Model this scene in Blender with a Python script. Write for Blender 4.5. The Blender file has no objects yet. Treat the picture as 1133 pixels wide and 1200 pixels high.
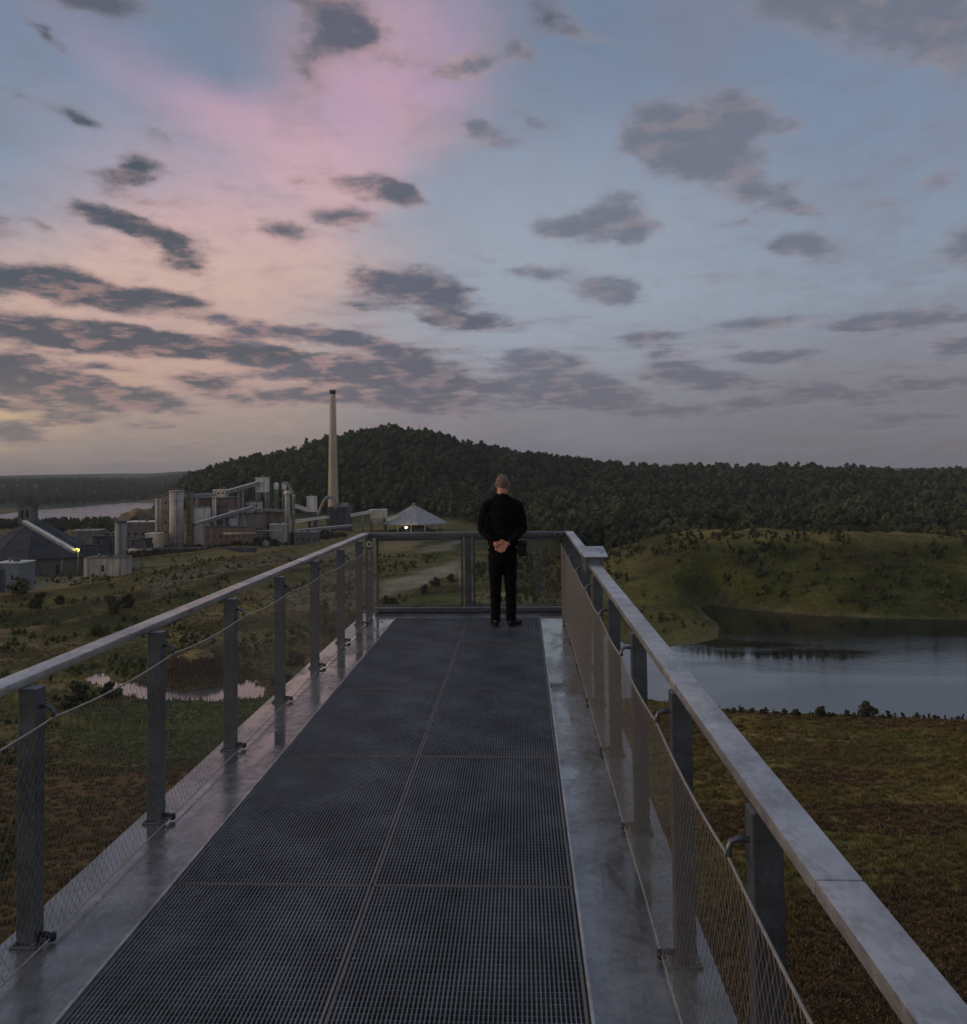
import bpy, bmesh, math, random
import numpy as np
from mathutils import Vector, Matrix, noise as mnoise
R = math.radians
rng = random.Random(7)
nrg = np.random.default_rng(11)
S = bpy.context.scene
C = S.collection

# ------------------------------------------------------------------ camera
PW, PH, F, CX, CY = 1133.0, 1200.0, 1000.0, 566.5, 510.0
YAW, PITCH, ROLL = R(2.49), R(2.29), R(-0.7)
EYE = Vector((0.0, 0.0, 1.87))
CM = Matrix.Rotation(YAW, 4, 'Z') @ Matrix.Rotation(math.pi / 2 + PITCH, 4, 'X') @ Matrix.Rotation(ROLL, 4, 'Z')
cd = bpy.data.cameras.new('camera'); cam = bpy.data.objects.new('camera', cd); C.objects.link(cam)
cam.matrix_world = Matrix.Translation(EYE) @ CM
cd.sensor_fit = 'HORIZONTAL'; cd.sensor_width = 36.0; cd.lens = 36.0 * F / PW
cd.shift_y = -(PH / 2 - CY) / PW
cd.clip_start = 0.05; cd.clip_end = 40000.0
S.camera = cam

def ray(px, py):
    """direction of a photograph pixel"""
    return (CM.to_3x3() @ Vector((px - CX, CY - py, -F))).normalized()
def at(px, py, Y):
    """the point Y metres down the walkway on the line of sight of a pixel"""
    d = ray(px, py); return EYE + d * (Y / d.y)
def gp(px, py, z=-42.5):
    """the point at height z on that line of sight"""
    d = ray(px, py); return EYE + d * ((z - EYE.z) / d.z)
def azel(px, py):
    d = ray(px, py); return math.atan2(d.x, d.y), math.asin(d.z)

# ------------------------------------------------------------------ exposure
S.view_settings.view_transform = 'Standard'; S.view_settings.look = 'None'
S.view_settings.exposure = 0.0; S.view_settings.gamma = 1.0; S.view_settings.use_curve_mapping = False
S.cycles.use_denoising = True
S.cycles.max_bounces = 6; S.cycles.diffuse_bounces = 2; S.cycles.glossy_bounces = 3
S.cycles.transmission_bounces = 4; S.cycles.transparent_max_bounces = 8; S.cycles.volume_bounces = 0
S.cycles.sample_clamp_indirect = 4.0

def lin(r, g, b):
    f = lambda c: (c / 255 / 12.92) if c / 255 <= 0.04045 else ((c / 255 + 0.055) / 1.055) ** 2.4
    return (f(r), f(g), f(b), 1.0)

# ------------------------------------------------------------------ sky (dusk, broken clouds)
SUN_AZ, SUN_EL = R(-78), R(2.5)
world = bpy.data.worlds.new("World"); S.world = world; world.use_nodes = True
NT = world.node_tree; NT.nodes.clear()
def node(t, tree=None, **k):
    n = (tree or NT).nodes.new(t)
    for a, v in k.items(): setattr(n, a, v)
    return n
def link(a, b, tree=None): (tree or NT).links.new(a, b)
def put(sock, v, tree=None):
    if isinstance(v, bpy.types.NodeSocket): link(v, sock, tree)
    else: sock.default_value = v
def M(op, a, b=0.0, c=None, tree=None, clamp=False):
    n = node('ShaderNodeMath', tree, operation=op, use_clamp=clamp)
    put(n.inputs[0], a, tree); put(n.inputs[1], b, tree)
    if c is not None: put(n.inputs[2], c, tree)
    return n.outputs[0]
def smooth(x, lo, hi, tree=None, a=0.0, b=1.0):
    n = node('ShaderNodeMapRange', tree, interpolation_type='SMOOTHSTEP')
    put(n.inputs[0], x, tree); n.inputs[1].default_value = lo; n.inputs[2].default_value = hi
    n.inputs[3].default_value = a; n.inputs[4].default_value = b
    return n.outputs[0]
def mixc(f, a, b, tree=None, mode='MIX'):
    n = node('ShaderNodeMix', tree, data_type='RGBA', blend_type=mode)
    put(n.inputs[0], f, tree); put(n.inputs[6], a, tree); put(n.inputs[7], b, tree)
    return n.outputs[2]
def ramp(x, stops, tree=None):
    n = node('ShaderNodeValToRGB', tree); e = n.color_ramp.elements
    while len(e) < len(stops): e.new(0.5)
    for i, (p, c) in enumerate(stops): e[i].position = p; e[i].color = c
    put(n.inputs[0], x, tree); return n.outputs[0]
def noise_t(vec, scale, detail=4, rough=0.5, tree=None, dist=0.0):
    n = node('ShaderNodeTexNoise', tree)
    put(n.inputs['Vector'], vec, tree); n.inputs['Scale'].default_value = scale
    n.inputs['Detail'].default_value = detail; n.inputs['Roughness'].default_value = rough
    n.inputs['Distortion'].default_value = dist
    return n
def comb(x, y, z, tree=None):
    n = node('ShaderNodeCombineXYZ', tree)
    for i, v in enumerate((x, y, z)): put(n.inputs[i], v, tree)
    return n.outputs[0]
def vmath(op, a, b, tree=None):
    n = node('ShaderNodeVectorMath', tree, operation=op); put(n.inputs[0], a, tree)
    if op == 'SCALE': put(n.inputs[3], b, tree)
    else: put(n.inputs[1], b, tree)
    return n.outputs[0]

tc = node('ShaderNodeTexCoord'); sep = node('ShaderNodeSeparateXYZ'); link(tc.outputs['Generated'], sep.inputs[0])
dx, dy, dz = sep.outputs
U = M('ARCTAN2', dx, dy); V = M('ARCSINE', M('MAXIMUM', M('MINIMUM', dz, 0.9999), -0.9999))
UV = comb(U, V, 0.0)
zz = M('ADD', M('MAXIMUM', dz, 0.0), 0.16)
PL = comb(M('DIVIDE', dx, zz), M('DIVIDE', dy, zz), 0.0)         # cloud deck seen in perspective
fb = noise_t(PL, 2.7, 9, 0.60); fbm = fb.outputs[0]
fb2 = noise_t(vmath('ADD', PL, (-0.06, -0.03, 0.0)), 2.7, 6, 0.6).outputs[0]
fine = noise_t(PL, 8.0, 7, 0.65).outputs[0]
warpn = noise_t(comb(U, M('MULTIPLY', V, 1.8), 3.0), 7.0, 5, 0.55)
warp = vmath('MULTIPLY', vmath('SUBTRACT', warpn.outputs['Color'], (0.5, 0.5, 0.5)), (0.075, 0.028, 0.0))
warp = vmath('SCALE', warp, smooth(V, 0.08, 0.30, None, 0.40, 1.0))
w2 = noise_t(comb(U, M('MULTIPLY', V, 1.6), 9.0), 26.0, 5, 0.6)
warp = vmath('ADD', warp, vmath('MULTIPLY', vmath('SUBTRACT', w2.outputs['Color'], (0.5, 0.5, 0.5)), (0.040, 0.016, 0.0)))
UVW = vmath('ADD', UV, warp)
def blob(px, py, rx, ry, rot=0.0, src=None):
    u0, v0 = azel(px, py)
    u1, v1 = azel(px + 10, py); u2, v2 = azel(px, py - 10)
    m = node('ShaderNodeMapping', vector_type='TEXTURE')
    m.inputs['Location'].default_value = (u0, v0, 0)
    m.inputs['Rotation'].default_value = (0, 0, -R(rot))
    m.inputs['Scale'].default_value = (rx * (u1 - u0) / 10, ry * (v2 - v0) / 10, 1)
    link(src or UVW, m.inputs['Vector'])
    g = node('ShaderNodeTexGradient', gradient_type='SPHERICAL'); link(m.outputs[0], g.inputs[0])
    return g.outputs['Fac']
def blobs(lst, src=None):
    tot = None
    for b in lst:
        x = M('MULTIPLY', blob(*b[:5], src=src), b[5] * (1.22 if (b[1] > 368 and src is None) else 1.06))
        tot = x if tot is None else M('ADD', tot, x)
    return tot
DARK = [(40,330,150,30,6,1.35),(140,347,130,28,7,1.3),(205,350,60,14,6,.8),(-20,268,60,26,15,1.0),(50,272,40,12,22,.8),
        (60,388,190,27,5,1.4),(170,402,150,23,4,1.35),(270,411,110,18,3,1.3),(330,418,60,15,4,1.1),(20,418,90,14,2,.9),
        (20,442,150,24,5,1.2),(80,456,150,24,7,1.2),(165,470,95,18,6,1.15),(245,448,70,16,2,1.1),(60,480,120,12,4,.9),(120,432,70,9,2,.8),(10,470,70,12,2,.8),
        (15,506,70,22,0,1.15),(75,492,50,9,0,.7),(180,500,60,8,0,.6),
        (118,256,60,22,12,1.25),(165,272,60,24,20,1.2),(212,296,50,28,25,1.2),(160,195,48,26,8,.95),(135,210,55,22,0,.9),
        (175,236,70,14,5,.9),(190,160,32,20,10,.8),(92,140,48,16,16,1.0),(25,112,40,14,10,.7),(50,42,60,16,35,.75),(105,240,30,10,10,.5)]
MID = [(440,220,85,26,10,1.1),(478,232,44,20,25,1.0),(400,256,56,22,8,1.1),(332,270,48,22,10,1.05),(300,240,30,12,0,.6),(345,212,40,12,0,.6),
       (385,10,95,60,30,1.3),(420,40,40,34,20,.9),(372,85,50,54,20,.9),(90,-4,150,30,0,1.2),(655,18,55,36,10,1.0),(610,60,40,30,30,.8),
       (480,335,80,34,10,1.15),(528,348,50,28,20,1.1),(555,380,70,17,3,1.2),(430,330,40,22,0,.8),(420,352,50,12,5,.7),(520,372,40,12,0,.8),
       (296,387,62,20,4,1.25),(370,392,60,16,9,1.05),(420,402,60,14,10,.95),(470,412,60,14,6,.9),(250,372,40,10,0,.6),
       (430,438,110,26,4,1.15),(510,446,90,28,5,1.15),(330,436,90,17,2,.95),(300,468,120,12,0,.8),(480,470,120,14,2,.85),(380,462,90,12,2,.8),(230,520,110,12,0,.5)]
PALE = [(690,268,80,30,8,1.15),(745,272,30,40,10,.8),(715,240,45,30,0,.9),(650,262,50,16,5,.9),(705,338,55,24,12,1.1),(738,348,36,18,10,1.05),
        (650,440,90,28,6,1.15),(620,460,70,20,4,1.0),(700,462,80,22,7,1.05),(640,420,60,12,4,.8),(740,478,70,12,4,.8),
        (800,150,95,66,5,1.2),(865,150,80,62,8,1.2),(830,190,90,36,10,1.0),(765,150,50,40,-10,.7),(900,225,80,28,12,1.15),(945,245,45,18,14,.9),
        (870,258,60,16,0,.9),(955,290,60,34,10,.85),(920,285,50,22,10,.7),(1075,20,165,70,10,1.5),(1110,75,60,40,20,.8),(985,-4,140,44,0,1.25),(900,5,80,20,0,.6),(1138,285,44,38,0,1.15),
        (555,72,66,28,-8,1.0),(535,90,40,18,-20,.7),(590,165,60,22,8,.95),(560,150,40,18,0,.6),(620,140,50,14,20,.7),(470,75,40,22,0,.6),(700,50,60,16,20,.55),
        (785,430,62,24,5,1.1),(840,445,60,15,5,.95),(905,420,75,14,3,1.0),(960,458,80,16,3,1.0),(1020,466,60,12,2,.8),
        (1065,376,110,16,0,1.05),(990,382,60,11,0,.8),(1120,405,60,22,0,1.0),(1085,450,90,14,0,1.0),(880,470,90,13,3,.9),(800,480,90,12,2,.8),(1060,490,110,14,0,.7),
        (640,318,55,15,0,.85),(610,312,30,10,0,.6),(880,380,70,12,0,.75),(760,395,50,10,0,.7),(1110,210,50,20,0,.8),(1030,240,40,12,10,.6),(930,150,30,18,0,.6),(570,300,40,10,0,.5),(840,330,50,12,5,.5)]
bd, bm_, bp = blobs(DARK), blobs(MID), blobs(PALE)
B = M('ADD', M('ADD', bd, bm_), bp)
# clouds go on round the unseen sky, thickened to warm the ambient light
infr = M('MULTIPLY', smooth(M('ABSOLUTE', M('ADD', U, 0.04)), 0.55, 0.8), 1.0)
infr = M('MAXIMUM', infr, smooth(V, 0.52, 0.75))
infr = M('MAXIMUM', infr, smooth(dy, 0.1, -0.1))
B = M('ADD', B, M('MULTIPLY', infr, 0.42))
stra = noise_t(comb(M('MULTIPLY', U, 3.4), M('MULTIPLY', V, 40.0), 5.0), 1.2, 8, 0.62).outputs[0]
lowb = M('MULTIPLY', smooth(V, 0.0, 0.05), smooth(V, 0.27, 0.11))
calm = smooth(V, 0.06, 0.28, None, 0.42, 1.0)
wl = noise_t(vmath('MULTIPLY', PL, (1.0, 0.7, 1.0)), 15.0, 5, 0.65).outputs[0]
detail = M('MULTIPLY', calm, M('ADD', M('MULTIPLY', M('SUBTRACT', fbm, 0.5), 1.35), M('ADD', M('MULTIPLY', M('SUBTRACT', fine, 0.5), 0.80), M('MULTIPLY', M('SUBTRACT', wl, 0.5), 0.40))))
X = M('ADD', M('ADD', B, 0.035), detail)
X = M('ADD', X, M('MULTIPLY', lowb, M('MULTIPLY', M('SUBTRACT', stra, 0.385), M('MULTIPLY', smooth(U, -0.45, -0.15, None, 0.45, 1.0), 2.7))))
alpha = smooth(X, 0.12, 0.88)
core = smooth(M('ADD', X, M('MULTIPLY', M('SUBTRACT', fine, 0.5), 1.2)), 0.35, 1.25)

cool = ramp(M('DIVIDE', V, 1.5708), [(0.0, lin(110,108,113)), (0.05, lin(120,120,128)), (0.12, lin(136,150,168)),
        (0.19, lin(126,144,167)), (0.30, lin(113,131,156)), (0.6, lin(107,119,137)), (1.0, lin(106,114,126))])
warm = ramp(M('DIVIDE', V, 1.5708), [(0.0, lin(146,135,127)), (0.035, lin(168,150,138)), (0.075, lin(196,164,150)), (0.14, lin(210,178,166)),
        (0.20, lin(210,172,180)), (0.27, lin(192,156,182)), (0.38, lin(144,142,168)), (1.0, lin(108,114,130))])
swp = vmath('ADD', UV, vmath('MULTIPLY', vmath('SUBTRACT', noise_t(PL, 0.9, 5, 0.55).outputs['Color'], (0.5, 0.5, 0.5)), (0.42, 0.24, 0.0)))
WARM = [(270,290,330,200,0,1.4),(450,80,200,190,-30,1.25),(240,130,260,60,22,.6),(60,430,420,190,0,1.4),(-350,470,700,260,0,1.2),(360,470,420,110,0,.7)]
wm = M('MULTIPLY', smooth(blobs(WARM, src=swp), -0.15, 1.35), 0.95)
base = mixc(wm, cool, warm)
gl = smooth(blobs([(10,478,130,60,0,1.3),(-300,500,420,120,0,1.3),(140,455,120,40,0,.5)], src=UVW), 0.1, 1.0)
base = mixc(M('MULTIPLY', gl, 0.95), base, lin(222,190,140))
wisp = noise_t(vmath('MULTIPLY', PL, (1.0, 0.55, 1.0)), 4.2, 8, 0.66, dist=0.6).outputs[0]
base = mixc(M('MULTIPLY', smooth(wisp, 0.40, 0.66), 0.42), base, mixc(wm, lin(128,128,142), lin(196,160,160)))
base = mixc(M('MULTIPLY', smooth(fine, 0.45, 0.72), 0.22), base, lin(112,112,126))
pale = smooth(blobs([(600,330,430,300,0,1.0),(120,190,300,160,0,.45)], src=swp), 0.0, 1.0)
base = mixc(M('MULTIPLY', M('MULTIPLY', pale, M('SUBTRACT', 1.0, M('MULTIPLY', wm, 0.75))), 0.75), base, lin(158,166,180))
nish = node('ShaderNodeTexSky', sky_type='NISHITA', sun_disc=False)
nish.sun_elevation = SUN_EL; nish.sun_rotation = SUN_AZ
base = mixc(0.12, base, vmath('SCALE', nish.outputs[0], 0.07))
# cloud colour: slate on the left, paler mauve grey on the right, warm where the glow catches an edge
wsum = M('ADD', B, 0.02)
ccol = mixc(M('DIVIDE', bd, wsum, clamp=True), lin(104,110,124), lin(66,77,88))
ccol = mixc(M('DIVIDE', bm_, wsum, clamp=True), ccol, lin(86,90,104))
ccol = mixc(smooth(V, 0.22, 0.04), ccol, mixc(0.6, ccol, lin(93,91,99)))
lit = smooth(M('SUBTRACT', fb2, fbm), -0.02, 0.10)
ccol = mixc(M('MULTIPLY', lit, 0.42), ccol, mixc(wm, lin(146,134,138), lin(196,152,142)))
ccol = mixc(M('MULTIPLY', M('SUBTRACT', 1.0, core), 0.62), ccol, mixc(0.55, base, mixc(wm, lin(150,146,156), lin(206,166,156))))
skyc = mixc(M('MULTIPLY', alpha, 0.93), base, ccol)
hz = smooth(V, 0.13, 0.0)
skyc = mixc(M('MULTIPLY', hz, 0.55), skyc, mixc(smooth(U, 0.05, -0.45), lin(110,107,116), lin(142,132,126)))
skyc = mixc(smooth(dz, 0.0, -0.05), skyc, lin(70,70,70))
bg = node('ShaderNodeBackground'); link(skyc, bg.inputs[0]); bg.inputs[1].default_value = 1.12
wo = node('ShaderNodeOutputWorld'); link(bg.outputs[0], wo.inputs[0])

# ------------------------------------------------------------------ last glow of the sun, low on the left
sl = bpy.data.lights.new('sun', 'SUN'); sl.energy = 0.9; sl.angle = R(14); sl.color = (1.0, 0.70, 0.44)
sun = bpy.data.objects.new('sun', sl); C.objects.link(sun)
sd = Vector((math.sin(R(-100)) * math.cos(R(9)), math.cos(R(-100)) * math.cos(R(9)), math.sin(R(9))))
sun.rotation_euler = sd.to_track_quat('Z', 'Y').to_euler()
# ------------------------------------------------------------------ helpers
def tag(o, label=None, cat=None, group=None, kind=None):
    if label: o['label'] = label
    if cat: o['category'] = cat
    if group: o['group'] = group
    if kind: o['kind'] = kind
    return o
def empty(name, loc, label, cat, group=None, rz=0.0):
    o = bpy.data.objects.new(name, None); C.objects.link(o); o.location = loc; o.rotation_euler.z = rz
    o.empty_display_size = 0.3
    return tag(o, label, cat, group)
def link_mesh(name, me, parent=None):
    o = bpy.data.objects.new(name, me); C.objects.link(o)
    if parent: o.parent = parent
    return o
def obj(name, bm, mat, parent=None, smooth_=False, angle=None):
    me = bpy.data.meshes.new(name); bm.normal_update(); bm.to_mesh(me); bm.free()
    for m in (mat if isinstance(mat, (list, tuple)) else [mat]): me.materials.append(m)
    if smooth_:
        me.polygons.foreach_set('use_smooth', [True] * len(me.polygons))
        if angle is not None: me.set_sharp_from_angle(angle=R(angle))
    return link_mesh(name, me, parent)
def npmesh(name, verts, faces, mat, parent=None, smooth_=False):
    me = bpy.data.meshes.new(name); me.from_pydata([tuple(v) for v in verts], [], [tuple(f) for f in faces])
    me.materials.append(mat)
    if smooth_: me.polygons.foreach_set('use_smooth', [True] * len(me.polygons))
    me.update(); return link_mesh(name, me, parent)
def copy_tree(o, parent=None):
    c = o.copy(); C.objects.link(c)
    if parent: c.parent = parent
    for ch in list(o.children): copy_tree(ch, c)
    return c
def box(bm, x0, x1, y0, y1, z0, z1, bev=0.0, mtx=None, mi=0):
    b = bmesh.new()
    bmesh.ops.create_cube(b, size=1.0)
    for v in b.verts: v.co = Vector((x0 + (v.co.x + .5) * (x1 - x0), y0 + (v.co.y + .5) * (y1 - y0), z0 + (v.co.z + .5) * (z1 - z0)))
    if bev > 0: bmesh.ops.bevel(b, geom=list(b.edges), offset=bev, segments=2, profile=0.6, affect='EDGES', clamp_overlap=True)
    merge(bm, b, mtx, mi)
def merge(bm, b, mtx=None, mi=0):
    if mtx is not None: bmesh.ops.transform(b, matrix=mtx, verts=b.verts)
    vm = {}
    for v in b.verts: vm[v] = bm.verts.new(v.co)
    for f in b.faces:
        try:
            nf = bm.faces.new([vm[v] for v in f.verts]); nf.material_index = mi; nf.smooth = f.smooth
        except ValueError: pass
    b.free()
def tube(bm, pts, rad, seg=8, caps=True, mi=0):
    """a tube along points; rad one radius or one per point"""
    pts = [Vector(p) for p in pts]; n = len(pts)
    rad = [rad] * n if isinstance(rad, (int, float)) else rad
    rings = []; prev = None
    for i, p in enumerate(pts):
        t = (pts[min(i + 1, n - 1)] - pts[max(i - 1, 0)]).normalized()
        if prev is None:
            a = t.cross(Vector((0, 0, 1)))
            if a.length < 1e-3: a = t.cross(Vector((1, 0, 0)))
            a.normalize()
        else:
            a = (prev - t * prev.dot(t)).normalized()
        prev = a; b = t.cross(a)
        rings.append([bm.verts.new(p + (a * math.cos(2 * math.pi * k / seg) + b * math.sin(2 * math.pi * k / seg)) * rad[i]) for k in range(seg)])
    for i in range(n - 1):
        for k in range(seg):
            f = bm.faces.new((rings[i][k], rings[i][(k + 1) % seg], rings[i + 1][(k + 1) % seg], rings[i + 1][k])); f.material_index = mi; f.smooth = seg > 5
    if caps:
        f = bm.faces.new(rings[0][::-1]); f.material_index = mi
        f = bm.faces.new(rings[-1]); f.material_index = mi
def lathe(bm, prof, seg=24, c=(0, 0, 0), caps=True):
    """profile of (radius, z)"""
    rings = [[bm.verts.new((c[0] + r * math.cos(2 * math.pi * k / seg), c[1] + r * math.sin(2 * math.pi * k / seg), c[2] + z)) for k in range(seg)] for r, z in prof]
    for a, b in zip(rings, rings[1:]):
        for k in range(seg):
            f = bm.faces.new((a[k], a[(k + 1) % seg], b[(k + 1) % seg], b[k])); f.smooth = True
    if caps:
        bm.faces.new(rings[0][::-1]); bm.faces.new(rings[-1])
def ring(bm, c, r, t, axis='Y', seg=16, sub=6):
    pts = []
    for k in range(seg + 1):
        a = 2 * math.pi * k / seg
        pts.append(Vector(c) + (Vector((math.cos(a), 0, math.sin(a))) if axis == 'Y' else Vector((math.cos(a), math.sin(a), 0))) * r)
    tube(bm, pts, t, sub, False)

# ------------------------------------------------------------------ materials
def material(name, col, rough=0.7, metal=0.0, var=0.25, scale=3.0, streak=None, bump=0.0, bscale=40.0, col2=None, spec=0.5, detail=6, obj_var=0.0):
    m = bpy.data.materials.new(name); m.use_nodes = True; t = m.node_tree; t.nodes.clear()
    o = node('ShaderNodeOutputMaterial', t); p = node('ShaderNodeBsdfPrincipled', t); link(p.outputs[0], o.inputs[0], t)
    tcn = node('ShaderNodeTexCoord', t); vec = tcn.outputs['Object']
    if streak: vec = vmath('MULTIPLY', vec, streak, t)
    n1 = noise_t(vec, scale, detail, 0.6, t); n2 = noise_t(tcn.outputs['Object'], scale * 7.3, 4, 0.6, t)
    f = M('ADD', M('MULTIPLY', n1.outputs[0], 0.7, tree=t), M('MULTIPLY', n2.outputs[0], 0.3, tree=t), tree=t)
    f = smooth(f, 0.32, 0.68, t)
    c = (*col[:3], 1.0)
    if col2 is not None: a, b = c, (*col2[:3], 1.0)
    else: a, b = tuple(x * (1 - var) for x in c[:3]) + (1,), tuple(min(1, x * (1 + var)) for x in c[:3]) + (1,)
    cc = mixc(f, a, b, t)
    if obj_var:
        oi = node('ShaderNodeObjectInfo', t)
        cc = mixc(1.0, cc, ramp(oi.outputs['Random'], [(0, (1 - obj_var,) * 3 + (1,)), (1, (1 + obj_var,) * 3 + (1,))], t), t, 'MULTIPLY')
    link(cc, p.inputs['Base Color'], t)
    p.inputs['Metallic'].default_value = metal
    p.inputs['Specular IOR Level'].default_value = spec
    link(smooth(n2.outputs[0], 0.25, 0.75, t, max(0.02, rough - 0.1), min(1, rough + 0.1)), p.inputs['Roughness'], t)
    if bump:
        bn = node('ShaderNodeBump', t); bn.inputs['Strength'].default_value = bump; bn.inputs['Distance'].default_value = 0.02
        link(noise_t(tcn.outputs['Object'], bscale, 4, 0.6, t).outputs[0], bn.inputs['Height'], t)
        link(bn.outputs[0], p.inputs['Normal'], t)
    return m
def emissive(name, col, strength):
    m = bpy.data.materials.new(name); m.use_nodes = True; t = m.node_tree
    p = t.nodes['Principled BSDF']; p.inputs['Emission Color'].default_value = (*col, 1); p.inputs['Emission Strength'].default_value = strength
    p.inputs['Base Color'].default_value = (*col, 1); return m
def leafmat(name, a, b):
    m = bpy.data.materials.new(name); m.use_nodes = True; t = m.node_tree; p = t.nodes['Principled BSDF']
    oi = node('ShaderNodeObjectInfo', t); g = node('ShaderNodeNewGeometry', t)
    n = noise_t(g.outputs['Position'], 0.9, 3, 0.6, t)
    f = M('ADD', M('MULTIPLY', oi.outputs['Random'], 0.75, tree=t), M('MULTIPLY', n.outputs[0], 0.4, tree=t), tree=t)
    f = M('SUBTRACT', f, 0.1, tree=t, clamp=True)
    big = smooth(noise_t(g.outputs['Position'], 0.012, 3, 0.5, t).outputs[0], 0.35, 0.65, t)
    f = M('ADD', M('MULTIPLY', f, 0.75, tree=t), M('MULTIPLY', big, 0.25, tree=t), tree=t)
    link(mixc(f, (*a, 1), (*b, 1), t), p.inputs['Base Color'], t)
    p.inputs['Roughness'].default_value = 0.75; p.inputs['Specular IOR Level'].default_value = 0.25
    return m
# galvanised steel with the spangle of the zinc
def galvanised(name, col, rough, wet=False):
    m = bpy.data.materials.new(name); m.use_nodes = True; t = m.node_tree; p = t.nodes['Principled BSDF']
    g = node('ShaderNodeTexCoord', t).outputs['Object']
    vo = node('ShaderNodeTexVoronoi', t); link(vmath('MULTIPLY', g, (1, .5, 1), t), vo.inputs['Vector'], t); vo.inputs['Scale'].default_value = 70
    s = node('ShaderNodeSeparateColor', t); link(vo.outputs['Color'], s.inputs[0], t)
    n = noise_t(g, 2.3, 7, 0.65, t); n2 = noise_t(g, 14.0, 5, 0.6, t)
    f = M('ADD', M('MULTIPLY', s.outputs[0], 0.10, tree=t), M('MULTIPLY', n.outputs[0], 0.90, tree=t), tree=t)
    c = mixc(smooth(f, 0.3, 0.7, t), tuple(x * 0.62 for x in col) + (1,), tuple(x * 1.25 for x in col) + (1,), t)
    st = smooth(n2.outputs[0], 0.66, 0.74, t)
    c = mixc(M('MULTIPLY', st, 0.35, tree=t), c, (0.55, 0.55, 0.56, 1), t)
    rr = smooth(n2.outputs[0], 0.3, 0.7, t, rough - 0.09, rough + 0.12)
    if wet:                                         # rain water standing in shallow puddles
        wn = noise_t(vmath('MULTIPLY', g, (1.6, 0.55, 1), t), 2.6, 6, 0.62, t, 0.4)
        sy = node('ShaderNodeSeparateXYZ', t); link(g, sy.inputs[0], t)
        far = smooth(sy.outputs[1], 4.5, 10.5, t)
        wv = M('ADD', wn.outputs[0], M('MULTIPLY', far, 0.13, tree=t), tree=t)
        w = smooth(wv, 0.50, 0.68, t)
        rr = M('MULTIPLY', rr, M('SUBTRACT', 1.0, M('MULTIPLY', w, 0.86, tree=t), tree=t), tree=t)
        c = mixc(M('MULTIPLY', w, 0.45, tree=t), c, (0.05, 0.05, 0.055, 1), t)
        p.inputs['Coat Weight'].default_value = 0.0
        link(w, p.inputs['Coat Weight'], t); p.inputs['Coat Roughness'].default_value = 0.03
    link(c, p.inputs['Base Color'], t); link(rr, p.inputs['Roughness'], t)
    p.inputs['Metallic'].default_value = 0.75 if not wet else 0.6
    b = node('ShaderNodeBump', t); b.inputs['Strength'].default_value = 0.12; b.inputs['Distance'].default_value = 0.01
    link(n2.outputs[0], b.inputs['Height'], t); link(b.outputs[0], p.inputs['Normal'], t)
    return m
STEEL = galvanised('galvanised_steel', (0.56, 0.54, 0.52), 0.36)
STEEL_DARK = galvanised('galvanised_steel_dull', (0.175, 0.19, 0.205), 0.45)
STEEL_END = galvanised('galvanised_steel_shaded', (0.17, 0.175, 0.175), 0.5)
STEEL_WET = galvanised('galvanised_plate_wet', (0.31, 0.31, 0.30), 0.25, True)
GRATE = material('grating_steel', (0.37, 0.373, 0.38), 0.5, 0.6, 0.3, 2.2, spec=0.5)
CROSS = material('grating_cross_steel', (0.25, 0.252, 0.26), 0.6, 0.4, 0.3, 2.2)
ROPE = material('steel_rope', (0.42, 0.39, 0.34), 0.45, 0.6, 0.2, 30)
NETM = material('net_wire', (0.32, 0.30, 0.27), 0.45, 0.55, 0.25, 20)
BLACKM = material('black_steel', (0.02, 0.021, 0.023), 0.5, 0.2, 0.3, 8)
# ------------------------------------------------------------------ the land: one sheet
def sstep(a, b, x):
    t = np.clip((x - a) / (b - a), 0, 1); return t * t * (3 - 2 * t)
def vnoise(x, y, seed=0):
    xi = np.floor(x).astype(np.int64); yi = np.floor(y).astype(np.int64); fx = x - xi; fy = y - yi
    def h(i, j):
        n = (i * 374761393 + j * 668265263 + seed * 982451653) & 0x7fffffff
        n = ((n ^ (n >> 13)) * 1274126177) & 0x7fffffff
        return ((n ^ (n >> 16)) & 0xffff) / 65535.0
    fx = fx * fx * (3 - 2 * fx); fy = fy * fy * (3 - 2 * fy)
    return (h(xi, yi) * (1 - fx) + h(xi + 1, yi) * fx) * (1 - fy) + (h(xi, yi + 1) * (1 - fx) + h(xi + 1, yi + 1) * fx) * fy
def fbm2(x, y, sc, octv=4, seed=0):
    v = 0; a = 0.5
    for k in range(octv): v = v + a * (vnoise(x / sc, y / sc, seed + k) - 0.5); sc *= 0.5; a *= 0.55
    return v
def poly_sd(px, py, poly):
    """signed distance to a polygon, negative inside"""
    d = np.full(px.shape, 1e9); inside = np.zeros(px.shape, bool); n = len(poly)
    for i in range(n):
        ax, ay = poly[i]; bx, by = poly[(i + 1) % n]; ex, ey = bx - ax, by - ay
        t = np.clip(((px - ax) * ex + (py - ay) * ey) / (ex * ex + ey * ey + 1e-9), 0, 1)
        d = np.minimum(d, np.hypot(px - ax - t * ex, py - ay - t * ey))
        c = (ay > py) != (by > py)
        inside ^= c & (px < (bx - ax) * (py - ay) / (by - ay + 1e-12) + ax)
    return np.where(inside, -d, d)
def line_d(px, py, pts):
    d = np.full(px.shape, 1e9)
    for (ax, ay), (bx, by) in zip(pts, pts[1:]):
        ex, ey = bx - ax, by - ay; t = np.clip(((px - ax) * ex + (py - ay) * ey) / (ex * ex + ey * ey + 1e-9), 0, 1)
        d = np.minimum(d, np.hypot(px - ax - t * ex, py - ay - t * ey))
    return d
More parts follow.
